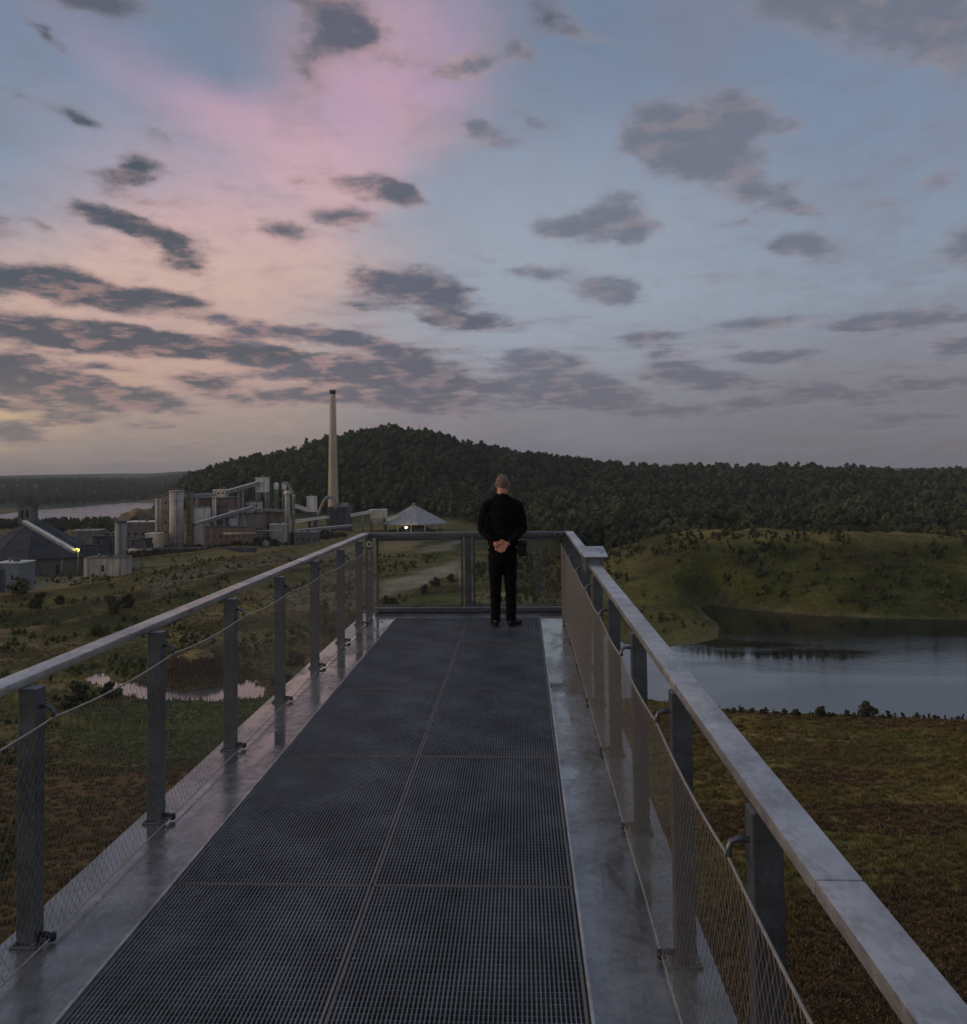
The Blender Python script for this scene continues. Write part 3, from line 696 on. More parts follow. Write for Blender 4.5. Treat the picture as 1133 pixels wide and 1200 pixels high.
for s in (-.3, .3): tube(bm, [(s, -rb - .3, 3), (s, -rt - .35, h - 6)], .05, 5)
tag(obj('ladder', bm, GREYSH, root), None, None, None, 'stuff')
for f in (.36, .68):
    zz_ = h * f; rr = rb + (rt - rb) * f
    bm = bmesh.new(); lathe(bm, [(rr + .06, zz_ - .35), (rr + .06, zz_ + .35)], 32, caps=False); obj('band', bm, TAN, root)

# silos and towers, left to right
silo('concrete_silo', 'fat round grey concrete silo, the broadest cylinder of the works', 195.5, 211.5, 575, 641, 470, CONC, group='silos of the works', bands=5)
silo('concrete_silo', 'slender concrete silo standing left of the fat round silo', 180.5, 187.5, 582, 636, 482, CONC, CONC_D, group='silos of the works', bands=3)
block('silo_house', 'brown block squeezed between the slender and the fat silo', 'building', 186, 197, 580, 637, 490, 12, BRICK_P, CONC_D, (2, 4, 1.0, 1.5, .2, .95), bands=2)
block('shed', 'small cream box shed in front of the slender silo', 'shed', 170.5, 185, 625, 640, 466, 8, CREAM, WHITE, (1, 1, 1.6, 2.4, .0, .7))
b, w, h = block('elevator_tower', 'rusty brown elevator tower right of the fat silo', 'tower', 218.5, 224, 577, 630, 478, 3.5, RUST, RUST, (1, 5, .8, 1.2, .25, .95), bands=3)
bm = bmesh.new(); lathe(bm, [(w * .75, 0), (w * .62, 7.5)], 12, c=(0, 1.5, 0)); obj('foot', bm, RUST, b)
block('mill_house', 'large brown windowless mill building behind the white tanks', 'building', 227, 268.5, 583, 626, 500, 24, BRICK, SLATE, (5, 2, 1.6, 1.2, .55, .9), bands=1, parapet=.8, ribs=9)
b, w, h = block('mill_annex', 'low pinkish wall building along the foot of the works', 'building', 240, 291, 617, 633, 474, 10, BRICK, SLATE, (7, 1, 1.4, .9, .3, .8), parapet=.4, ribs=7)
b, w, h = block('tank_house', 'pale grey banded tank block in front of the mill building', 'building', 225, 242, 594, 624, 488, 7, WHITE, GREYSH, None, bands=3)
silo('pipe_tower', 'thin pale round stack against the mill building', 248, 252.5, 582, 620, 495, CREAM, group='silos of the works', bands=2, cat='stack')
b, w, h = block('roof_cabin', 'small cream cabin on the roof end of the mill building', 'cabin', 249.5, 263, 573.5, 584, 503, 7, CREAM, WHITE, (3, 1, 1.0, 1.0, .35, .8), grounded=False)
bm = bmesh.new(); tube(bm, [(0, 3, h), (0, 3, h + 2.2)], .12, 6); obj('mast', bm, GREYSH, b)
A = at(209, 581.5, 486); Bq = at(252, 580, 500)
gallery('conveyor_bridge', 'level conveyor bridge from the fat silo to the roof cabin', A, Bq, 1.9, 2.4, GREYSH, WHITE, (.5,))
A = at(262, 577.5, 505); Bq = at(303, 566, 520)
gallery('conveyor_bridge', 'upper sloping conveyor gallery climbing to the white head house', A, Bq, 2.3, 2.8, GREYSH, WHITE, (.42, .55))
b, w, h = block('head_house', 'white head house on tall legs at the top of the sloping gallery', 'tower', 299.5, 312, 559.5, 577, 521, 6.5, WHITE, CREAM, None, grounded=False, bands=2)
legs(b, w, 6.5, b.location.z - gz(b.location.x, 521) + .3, GREYSH)
bm = bmesh.new(); tube(bm, [(.6, 3, h), (.6, 3, h + 1.3)], .25, 6); obj('vent', bm, GREYSH, b)
A = at(228, 614.5, 480); Bq = at(296, 594.5, 506)
gallery('conveyor_bridge', 'long low conveyor gallery rising across the front of the mill', A, Bq, 1.9, 2.6, GREYSH, WHITE, (.25, .5, .75))
A = at(300, 597, 510); Bq = at(333, 599, 520)
gallery('conveyor_bridge', 'short level bridge joining the brown kiln house to the preheater', A, Bq, 1.6, 2.4, GREYSH, WHITE, (.5,))
b, w, h = block('white_house', 'white two storey block between the mill and the brown kiln house', 'building', 267.5, 278, 597, 616, 498, 8, WHITE, GREYSH, (3, 2, 1.1, .9, .3, .95), bands=1)
silo('grey_silo', 'short grey silo right of the white two storey block', 279, 285.5, 601, 616, 500, GREYSH, group='silos of the works', bands=1)
block('kiln_house', 'brown kiln building with pale stained wall below the bridge', 'building', 289.5, 308, 601.5, 620, 504, 12, BRICK_P, SLATE, (4, 1, 1.2, 2.6, .1, .8), ribs=6)
block('kiln_annex', 'dark brown flat annex right of the stained kiln building', 'building', 308.5, 320, 602, 619, 512, 12, BRICK, SLATE, (3, 1, 1.2, 1.6, .3, .8))
block('kiln_upper_house', 'square beige upper room behind the brown kiln building', 'building', 288.5, 302.5, 587, 603, 519, 9, CREAM, SLATE, (4, 1, 1.2, 1.2, .45, .85), grounded=False)
block('low_shed', 'long low shed roof right of the kiln buildings', 'shed', 316, 336, 614, 619, 500, 8, CONC, WHITE)
# preheater: frame, two cyclones, stack, bent duct
X0 = at(322, 632, 523); root = empty('preheater_tower', (X0.x, 523, gz(X0.x, 523) - .3), 'open preheater tower with two pale cyclones on top', 'tower')
zt = at(322, 574, 523).z - root.location.z
xs = [at(px, 600, 523).x - root.location.x for px in (322.5, 331.5)]
for xx in xs:
    for yy in (0, 5):
        bm = bmesh.new(); box(bm, xx - .35, xx + .35, yy - .35, yy + .35, 0, zt); obj('column', bm, GREYSH, root)
for k in range(5):
    zz_ = zt * (k + 1) / 5; bm = bmesh.new(); box(bm, xs[0] - .8, xs[1] + .8, -.8, 5.8, zz_ - .2, zz_ + .1); obj('floor_deck', bm, CONC_D, root)
for xx in xs:
    bm = bmesh.new(); lathe(bm, [(.5, zt - 3), (1.45, zt + .2), (1.45, zt + 3.2), (1.0, zt + 4.4), (.4, zt + 4.6)], 16, c=(xx, 2.5, 0)); obj('cyclone', bm, WHITE, root)
bm = bmesh.new(); box(bm, xs[0] - .5, xs[0] + .8, -.42, -.36, zt * .3, zt * .92); obj('cladding', bm, RUST, root)
b = silo('cooler_stack', 'pale round stack with a flared collar in front of the preheater', 332.3, 339.3, 575.5, 633, 500, CONC, CREAM, group='silos of the works', bands=3, taper=.72, cat='stack')
hh = at(335, 575.5, 500).z - b.location.z; bm = bmesh.new(); lathe(bm, [(1.25, hh - 2.8), (1.9, hh - 1.6), (1.9, hh - .2), (1.5, hh)], 20); obj('collar', bm, CREAM, b)
pts = [at(px, py, 508) for px, py in ((331.5, 566.5), (335.5, 565.8), (338.5, 569), (343, 577), (343.8, 581), (343.8, 600), (343.5, 633))]
root = empty('bent_duct', pts[-1], 'pale bent duct coming down beside the flared stack', 'pipe')
bm = bmesh.new(); tube(bm, [p - pts[-1] for p in pts], .78, 10); obj('pipe', bm, PIPEM, root)
for k in (4, 5):
    bm = bmesh.new(); q = pts[k] - pts[-1]; lathe(bm, [(1.0, -.3), (1.0, .3)], 12, c=q); obj('flange', bm, CREAM, root)
# feed tower, hanging box, ducts, filter house at the foot of the chimney
b, w, h = block('feed_tower', 'white boxy feed tower on a dark stem left of the chimney', 'tower', 359.5, 369, 581.5, 600, 560, 6, WHITE, CREAM, None, grounded=False, bands=2)
legs(b, w, 6, b.location.z - gz(b.location.x, 560) + .3, SLATE, .7)
A = at(345, 593, 515); Bq = at(360, 598, 558)
gallery('conveyor_bridge', 'sloping gallery from the bent duct down to the white feed tower', A, Bq, 2.3, 2.4, CREAM, WHITE)
A = at(345, 611, 510); Bq = at(384, 606, 585)
gallery('conveyor_bridge', 'thin pale conveyor from the flared stack to the slate filter house', A, Bq, 1.6, 2.2, CREAM, WHITE, (.35, .7))
A = at(345, 622.5, 505); Bq = at(411, 616, 590)
gallery('conveyor_bridge', 'lowest grey conveyor passing in front of the slate filter house', A, Bq, 1.7, 2.2, GREYSH, WHITE, (.3, .6))
block('low_shed', 'low grey shed under the lowest conveyor', 'shed', 345, 372, 623, 629, 496, 7, CONC_D, GREYSH, (4, 1, 1.2, 1, .2, .7))
pts = [at(px, py, 586) for px, py in ((364.5, 620), (371, 607), (379, 588.5), (382, 584), (386.5, 582.2), (391, 584), (393.5, 590), (393.8, 597))]
root = empty('gooseneck_duct', pts[0], 'grey gooseneck duct arching over to the foot of the chimney', 'pipe')
bm = bmesh.new(); tube(bm, [p - pts[0] for p in pts], 1.15, 12); obj('pipe', bm, PIPEM, root)
for k in (2, 6):
    bm = bmesh.new(); ring(bm, pts[k] - pts[0], 1.2, .2, 'Z'); obj('flange', bm, PIPEM, root)
b, w, h = block('filter_house', 'slate grey filter house at the foot of the chimney', 'building', 383, 408, 594, 630, 590, 16, SLATE, SLATE, (4, 1, 1.4, 1.4, .1, .3), ribs=8, bands=1)
bm = bmesh.new(); box(bm, w * .12, w * .42, 2, 8, h, h + 2.6); obj('penthouse', bm, GREYSH, b)
A = at(408, 604.5, 598); Bq = at(436, 599.5, 606)
gallery('conveyor_bridge', 'pale gallery from the slate filter house to the cream hopper tower', A, Bq, 2.2, 2.4, CREAM, WHITE, (.6,))
x0, x1, z0, z1 = span(433, 451.5, 597, 607, 606)
b, w, h = block('hopper_tower', 'cream hopper tower with funnel foot beside the cone roofed hall', 'tower', 433, 451.5, 597, 607, 606, 9, CREAM, WHITE, None, grounded=False, bands=1, ribs=4)
bm = bmesh.new(); r4 = bmesh.ops.create_cone(bm, segments=4, radius1=w * .32, radius2=w * .68, depth=5.0, cap_ends=True)
bmesh.ops.rotate(bm, verts=bm.verts, matrix=Matrix.Rotation(R(45), 3, 'Z')); bmesh.ops.translate(bm, verts=bm.verts, vec=(0, 4.5, -2.504)); obj('funnel', bm, CREAM, b)
legs(b, w, 9, b.location.z - gz(b.location.x, 606) + .3, RUST, .5)
# cone-roofed hall
apex, el, er = at(485, 591, 612), at(448, 613, 612), at(525, 613.5, 612)
gb = gz(apex.x, 612) - .3; root = empty('cone_roofed_hall', (apex.x, 612, gb), 'open hall under a broad grey cone roof with a lamp below the eaves', 'building')
rr = (er.x - el.x) / 2; he = el.z - gb; ha = apex.z - gb
bm = bmesh.new(); n = 14
top = bm.verts.new((0, 0, ha)); rg = [bm.verts.new((rr * math.cos(2 * math.pi * k / n), rr * .8 * math.sin(2 * math.pi * k / n), he)) for k in range(n)]
rg2 = [bm.verts.new((rr * math.cos(2 * math.pi * k / n), rr * .8 * math.sin(2 * math.pi * k / n), he - .5)) for k in range(n)]
for k in range(n):
    bm.faces.new((rg[k], rg[(k + 1) % n], top)); bm.faces.new((rg2[k], rg2[(k + 1) % n], rg[(k + 1) % n], rg[k]))
bm.faces.new(rg2[::-1]); obj('roof', bm, ROOFG, root)
me_ = None
for k in range(n):
    if me_ is None:
        bm = bmesh.new(); tube(bm, [(0, 0, 0), (0, 0, he - .5)], .3, 6); o = obj('pillar', bm, CREAM, root); me_ = o.data
    else: o = link_mesh('pillar', me_, root)
    o.location = (rr * .93 * math.cos(2 * math.pi * (k + .5) / n), rr * .75 * math.sin(2 * math.pi * (k + .5) / n), 0)
me_ = None
for k in range(n):
    a = 2 * math.pi * k / n; bm = bmesh.new(); tube(bm, [(0, 0, ha + .05), (rr * math.cos(a), rr * .8 * math.sin(a), he + .05)], .16, 4); obj('roof_seam', bm, GREYSH, root)
bm = bmesh.new(); lathe(bm, [(1.3, ha - .8), (1.3, ha + .5), (.2, ha + 1.3)], 12); obj('ridge_cap', bm, GREYSH, root)
bm = bmesh.new(); lathe(bm, [(rr * .62, .1), (rr * .3, he * .6), (.2, he * .8)], 18); obj('stockpile', bm, CONC_D, root)
A = at(449, 607, 609); Bq = at(474, 601, 611)
b = gallery('conveyor_bridge', 'pale lean-to roof gallery against the left of the cone roof', at(452, 609, 604), at(473, 603, 606), 3.2, 5.0, CREAM, ROOFG)

def lamp(name, label, px, py, Y, mat, power, col, off=0.0):
    p = at(px, py, Y); g = gz(p.x, Y) - .2
    root = empty(name, (p.x, Y, g), label, 'lamp', 'floodlights of the works')
    h_ = p.z - g
    bm = bmesh.new(); tube(bm, [(0, .4, 0), (0, .4, h_ + .5)], [.16, .1], 8); obj('pole', bm, GREYSH, root)
    bm = bmesh.new(); box(bm, -.75, .75, .02, .5, -.55, .55, .05); o = obj('lamp_head', bm, GREYSH, root); o.location.z = h_
    bm = bmesh.new(); lathe(bm, [(.2, -.8), (.95, -.3), (.95, .3), (.2, .7)], 12); o2 = obj('bulb', bm, mat, o); o2.location = (0, -.75, 0)
    l = bpy.data.lights.new('lamp_light', 'POINT'); l.energy = power; l.color = col; l.shadow_soft_size = .7
    lo = bpy.data.objects.new('lamp_light', l); C.objects.link(lo); lo.location = (p.x, Y - 3.4, p.z + .4)
lamp('floodlight', 'glowing lamp under the eaves of the cone roofed hall', 476, 618, 590, LAMP_W, 500, (1, .85, .45))
lamp('floodlight', 'yellow lamp glowing beside the dark pyramid roof', 91, 644.5, 352, LAMP_Y, 350, (1, .8, .15))

# the dark hall on the left
ap = at(26, 612, 362); e1 = at(86, 655, 352); g0 = gz(-200, 352) - .3
root = empty('pyramid_hall', (ap.x, 372, g0), 'large hall with a dark pyramid roof at the left edge', 'building')
hx = e1.x - ap.x; he = e1.z - g0; ha = ap.z - g0
bm = bmesh.new(); n = 12
rg = [bm.verts.new((hx * math.cos(2 * math.pi * (k + .5) / n) * 1.03, 20 * math.sin(2 * math.pi * (k + .5) / n), he)) for k in range(n)]
rgb = [bm.verts.new(v.co + Vector((0, 0, -.45))) for v in rg]
rt_ = [bm.verts.new((2.6 * math.cos(2 * math.pi * (k + .5) / n), 2.6 * math.sin(2 * math.pi * (k + .5) / n), ha)) for k in range(n)]
for k in range(n):
    bm.faces.new((rg[k], rg[(k + 1) % n], rt_[(k + 1) % n], rt_[k])); bm.faces.new((rgb[k], rgb[(k + 1) % n], rg[(k + 1) % n], rg[k]))
bm.faces.new(rt_); bm.faces.new(rgb[::-1]); obj('roof', bm, ROOFD, root)
for k in range(n):
    bm = bmesh.new(); tube(bm, [rt_c for rt_c in ((2.6 * math.cos(2 * math.pi * (k + .5) / n), 2.6 * math.sin(2 * math.pi * (k + .5) / n), ha + .06), (hx * 1.03 * math.cos(2 * math.pi * (k + .5) / n), 20 * math.sin(2 * math.pi * (k + .5) / n), he + .06))], .14, 4); obj('roof_seam', bm, SLATE, root)
bm = bmesh.new()
for k in range(n):
    a0, a1 = 2 * math.pi * (k + .5) / n, 2 * math.pi * (k + 1.5) / n
    q = [(hx * .97 * math.cos(a0), 18.6 * math.sin(a0)), (hx * .97 * math.cos(a1), 18.6 * math.sin(a1))]
    vs = [bm.verts.new((*q[0], 0)), bm.verts.new((*q[1], 0)), bm.verts.new((*q[1], he - .45)), bm.verts.new((*q[0], he - .45))]; bm.faces.new(vs)
obj('wall', bm, CONC_D, root)
for k in range(n):
    a0 = 2 * math.pi * (k + .5) / n; bm = bmesh.new(); tube(bm, [(hx * .985 * math.cos(a0), 18.9 * math.sin(a0), 0), (hx * .985 * math.cos(a0), 18.9 * math.sin(a0), he - .45)], .28, 6); obj('buttress', bm, CONC, root)
for k in range(3):
    a0 = -math.pi / 2 + (k - .5) * .52; bm = bmesh.new(); box(bm, -1.6, 1.6, -.12, .12, .2, he * .62); o = obj('gate', bm, WINM, root); o.location = (hx * .945 * math.cos(a0), 18.25 * math.sin(a0), 0); o.rotation_euler.z = a0 + math.pi / 2
x0, x1, z0, z1 = span(9, 25.5, 586, 618, 362)
b = empty('roof_house', ((x0 + x1) / 2, 372, ap.z - 1.2), 'grey lift house standing on top of the dark pyramid roof', 'tower'); w = x1 - x0; hh = z1 - b.location.z
bm = bmesh.new(); box(bm, -w / 2, w / 2, -2.6, 2.6, 0, hh * .74); obj('wall', bm, CONC_D, b)
bm = bmesh.new(); box(bm, -w / 2 - .2, w / 2 + .2, -2.8, 2.8, hh * .74 + .003, hh * .78); obj('roof', bm, SLATE, b)
bm = bmesh.new(); box(bm, -w * .2, w * .18, -1.2, 1.2, hh * .78 + .003, hh + 1.4); obj('upper_room', bm, SLATE, b)
for k in range(2):
    bm = bmesh.new(); box(bm, -.5, .5, -2.66, -2.55, hh * .25, hh * .55); o = obj('window', bm, WINM, b); o.location.x = (k - .5) * 2.4
gallery('conveyor_bridge', 'long pale conveyor cover running down the pyramid roof to the yellow lamp', at(25, 612, 350) + Vector((0, 2, 0)), at(83, 648, 345) + Vector((0, 4, 0)), 1.3, 2.2, GREYSH, WHITE)
gallery('conveyor_bridge', 'dark upper conveyor leading down behind the pyramid roof', at(24, 604, 385), at(70, 640, 395), 1.5, 2.2, SLATE, GREYSH, (.5,))
b, w, h = block('transformer_house', 'small pale blue box house at the left edge before the dark hall', 'building', -6, 26, 659, 689, 300, 8, material('pale_blue_render', (.20, .23, .245), .85, 0, .25, .6), WHITE, None, parapet=.35)
bm = bmesh.new(); box(bm, -w * .42, -w * .12, -.08, .04, 0, h * .8); obj('door', bm, SLATE, b)
bm = bmesh.new(); box(bm, w * .1, w * .17, -.07, .03, h * .5, h * .62); obj('window', bm, WINM, b)
b = silo('grey_tower', 'slim square-topped grey tower above the low white walled yard', 132, 144.5, 611, 656, 360, GREYSH, SLATE, group='silos of the works', bands=2, seg=10, cat='tower')
block('yard_building', 'low white walled yard building beside the slim grey tower', 'building', 98, 143, 653, 664, 352, 9, CONC, CONC_D, (1, 1, 1.0, 2.6, .0, .9), parapet=.3, ribs=6)
block('dark_shed', 'dark stepped shed behind the low white yard building', 'shed', 96, 120, 638, 655, 368, 10, SLATE, ROOFD, None)
block('dark_shed', 'taller dark shed left of the slim grey tower', 'shed', 108, 134, 628, 655, 376, 10, SLATE, ROOFD, (2, 1, 1.2, 1.2, .55, .8))
block('store_shed', 'long low shed with a white roof line left of the cream box shed', 'shed', 146, 181, 611, 622, 500, 12, CONC_D, WHITE, (4, 1, 1.4, 1.4, .2, .8))
block('store_shed', 'flat pale roofed shed in front of the river trees', 'shed', 84, 115, 621, 628, 520, 10, CONC_D, ROOFG, None)
block('dark_shed', 'dark lean-to at the foot of the slender silo', 'shed', 150, 171, 632, 648, 455, 8, SLATE, ROOFD, None, roofslope=.8)
block('belt_wall', 'long dark retaining wall along the foot of the works', 'wall', 150, 300, 641, 648, 455, 2.0, SLATE, CONC_D, None)
# ochre rock face behind the works
bm = bmesh.new(); bmesh.ops.create_icosphere(bm, subdivisions=4, radius=1)
c = gp(163, 622, -41); c2 = at(164, 606, 640)
for v in bm.verts:
    n_ = mnoise.fractal(v.co * 1.7, 1.0, 2.0, 5); v.co *= 1 + .28 * n_
    v.co = Vector((v.co.x * 13.5, v.co.y * 12, v.co.z * 11))
rk = obj('rock_outcrop', bm, OCHR, None, True, 30); rk.location = (c2.x, 640, c2.z - 4.5); tag(rk, 'ochre rock outcrop at the wooded foot of the hill', 'rock')

# far lights of the town and a church beyond the river
def far_house(px, py, Y, w, d, h, label, name='far_building', cat='building', lit=True, spire=False):
    p = at(px, py, Y); g = min(gz(p.x, Y) - .5, p.z - h * .4)
    b = empty(name, (p.x, Y, g), label, cat, 'lit buildings beyond the river'); hh = p.z - g
    bm = bmesh.new(); box(bm, -w / 2, w / 2, 0, d, 0, hh); obj('wall', bm, WHITE, b)
    bm = bmesh.new(); vs = [bm.verts.new(v) for v in ((-w / 2 - .5, -.5, hh + .01), (w / 2 + .5, -.5, hh + .01), (w / 2 + .5, d + .5, hh + .01), (-w / 2 - .5, d + .5, hh + .01), (-w / 2 - .5, d / 2, hh + h * .3), (w / 2 + .5, d / 2, hh + h * .3))]
    for f in ((0, 1, 5, 4), (2, 3, 4, 5), (1, 2, 5), (3, 0, 4), (3, 2, 1, 0)): bm.faces.new([vs[i] for i in f])
    obj('roof', bm, SLATE, b)
    if spire:
        bm = bmesh.new(); box(bm, -2.5, 2.5, -5.5, -.5, 0, hh + 9); lathe(bm, [(2.6, hh + 9), (.1, hh + 20)], 8, c=(0, -3, 0)); obj('spire', bm, WHITE, b)
    if lit:
        bm = bmesh.new(); box(bm, -w * .4, w * .4, -.3, .1, hh - 3.4, hh - .6); obj('lit_window', bm, LITW, b)
far_house(110, 568.5, 4300, 38, 20, 8, 'long lit building far off, left of the two bright ones')
far_house(122, 569, 4300, 26, 20, 8, 'short lit building far off, right of the long lit one')
far_house(30, 577.5, 3300, 24, 16, 8, 'white lit farm building on the dark far shore')
far_house(132, 587.5, 2350, 8, 10, 6, 'lit house close to the far bank of the river')
far_house(150, 574.5, 3300, 12, 22, 10, 'small white church with a spire beyond the river', 'church', 'church', False, True)
far_house(60, 577, 3400, 30, 16, 6, 'pale unlit barn on the far shore between lit farm and church', 'far_building', 'building', False)
far_house(158, 579, 3100, 16, 12, 6, 'pale unlit house next to the far church', 'far_building', 'building', False)
# low pipes, tanks and yard pieces along the foot of the works
for px0, px1, py0, py1, Y, lab in ((150, 178, 645.5, 647, 440, 'low pipe bridge over the yard left of the fat silo'), (262, 300, 626, 627.2, 470, 'pipe run along the foot of the brown annex'), (300, 332, 623, 624.2, 486, 'pipe run below the kiln buildings')):
    a, b_ = at(px0, py0, Y), at(px1, py0, Y); root = empty('pipe_run', a, lab, 'pipe', 'pipes of the works')
    for k in (0, .55):
        bm = bmesh.new(); tube(bm, [(0, 0, k), (b_.x - a.x, 0, k)], .2, 6); obj('pipe', bm, CREAM if k else PIPEM, root)
    n = 4
    for k in range(n):
        xx = (b_.x - a.x) * (k + .3) / n; bm = bmesh.new(); box(bm, xx - .12, xx + .12, -.2, .2, gz(a.x + xx, Y) - a.z - .2, -.2); obj('post', bm, SLATE, root)
for px, py, w_, h_, Y, lab in ((156, 642, 4.5, 3.2, 446, 'squat steel tank in the yard left of the fat silo'), (311, 626, 4.0, 3.4, 480, 'squat tank before the dark brown annex'), (355, 619, 4.0, 4.4, 520, 'squat tank below the white feed tower')):
    p = at(px, py, Y); root = empty('steel_tank', (p.x, Y, gz(p.x, Y) - .2), lab, 'tank', 'tanks of the works')
    bm = bmesh.new(); lathe(bm, [(w_ / 2, 0), (w_ / 2, h_)], 18); obj('shell', bm, PIPEM, root)
    bm = bmesh.new(); lathe(bm, [(w_ / 2 + .1, h_ + .003), (.3, h_ + .9)], 18); obj('roof', bm, GREYSH, root)
# ------------------------------------------------------------------ the lookout platform
XC, GH, NH, PO, EH = -0.695, 0.905, 1.262, 1.289, 1.397     # centre, half widths: grating, net, posts, plate edge
Y0, Y1 = -4.0, 11.30
deck = empty('viewing_platform', (XC, 0, 0), 'long steel grating walkway of the lookout with wet metal edge plates', 'platform')
def panel_meshes(L, W):
    pitch = 0.0165; n = int(W / pitch); b = bmesh.new()
    for k in range(n):
        x = (k + .5) * W / n; box(b, x - .0016, x + .0016, .008, L - .008, -.032, 0)
    frame = bmesh.new()
    for (a0, a1, c0, c1) in ((0, .005, 0, L), (W - .005, W, 0, L), (.005, W - .005, 0, .005), (.005, W - .005, L - .005, L)): box(frame, a0, a1, c0, c1, -.034, .0015)
    cr = bmesh.new(); m = int(L / .0333)
    for k in range(m):
        y = (k + .5) * L / m; box(cr, .005, W - .005, y - .0009, y + .0009, -.028, -.0055)
    return b, frame, cr
PL_ = 1.725
b1, b2, b3 = panel_meshes(PL_ - .008, GH - .010)
SEAM = material('grating_edge', (0.24, 0.23, 0.205), 0.45, 0.6, 0.3, 6)
first = None
y = 10.80 - PL_ * 8
for k in range(8):
    for s in (0, 1):
        if first is None:
            o = obj('grating_panel', b1, GRATE, deck); f = obj('edge_bar', b2, SEAM, o); c_ = obj('cross_bar', b3, CROSS, o); tag(c_, None, None, None, 'stuff'); first = o
        else: o = copy_tree(first, deck)
        o.location = (-GH + .004 + s * (GH - .002), y + k * PL_ + .004, 0)
for s in (-1, 1):                                   # side plates with seams
    for k, (ya, yb) in enumerate(((Y0, -.8), (-.796, 5.2), (5.204, Y1))):
        bm = bmesh.new(); xa, xb = (GH + .004, EH) if s > 0 else (-EH, -GH - .004)
        box(bm, xa, xb, ya, yb, -.012, .004, .003)
        obj('edge_plate', bm, STEEL_WET, deck)
    bm = bmesh.new(); xx = s * (EH - .02); box(bm, min(xx, xx + s * .02), max(xx, xx + s * .02), Y0, Y1, -.30, .0035)
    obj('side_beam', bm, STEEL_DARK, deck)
    bm = bmesh.new(); xx = s * (GH + .006); box(bm, xx - .006, xx + .006, Y0, 10.80, -.06, .012); obj('edge_strip', bm, STEEL, deck)
bm = bmesh.new(); box(bm, -GH - .004, GH + .004, 10.806, Y1, -.012, .003, .002); obj('end_plate', bm, STEEL_DARK, deck)
for k in range(9):
    bm = bmesh.new(); box(bm, -EH + .03, EH - .03, y + k * PL_ - .06, y + k * PL_ + .06, -.30, -.045); obj('cross_beam', bm, BLACKM, deck)
for xx in (-.55, 0, .55):
    bm = bmesh.new(); box(bm, xx - .05, xx + .05, Y0, Y1 - .1, -.7, -.305); obj('girder', bm, BLACKM, deck)
_clip = None
for (px, py) in ((-.01, 5.24), (.05, 5.24), (-.02, 7.0), (.04, 7.0), (-.03, 3.52), (.03, 3.52)):
    if _clip is None:
        bm = bmesh.new(); lathe(bm, [(.007, .001), (.007, .004), (.003, .006)], 8); o = obj('clip', bm, CROSS, deck); _clip = o.data
    else: o = link_mesh('clip', _clip, deck)
    o.location = (px, py - .2, 0)

RT = 1.05                                           # handrail top
def hook_mesh(s):
    """flat bent lug holding the rope: from the post face inward, then down"""
    bm = bmesh.new(); pts = []
    tube(bm, [(0, 0, 0), (-s * .025, 0, .004), (-s * .045, 0, -.004), (-s * .052, 0, -.022), (-s * .050, 0, -.040)], .0085, 8)
    return bm
def shoe_mesh(s):
    bm = bmesh.new(); box(bm, -.055, .055, -.055, .055, .0045, .015, .003)
    for ax in (-.04, .04):
        for ay in (-.04, .04): lathe(bm, [(.009, .0152), (.009, .024)], 6, c=(ax, ay, 0))
    return bm
def eye_mesh(s):
    bm = bmesh.new(); tube(bm, [(0, 0, .035), (-s * .03, 0, .038), (-s * .045, 0, .028)], .011, 8)
    lathe(bm, [(.006, .012), (.017, .014), (.019, .026), (.017, .040), (.006, .042)], 12, c=(-s * .050, 0, 0)); return bm
def rope_pts(ys, z, sag, n=8):
    out = []
    for a, b in zip(ys, ys[1:]):
        for k in range(n):
            t_ = k / n; out.append((a + (b - a) * t_, z - sag * 4 * t_ * (1 - t_)))
    out.append((ys[-1], z)); return out
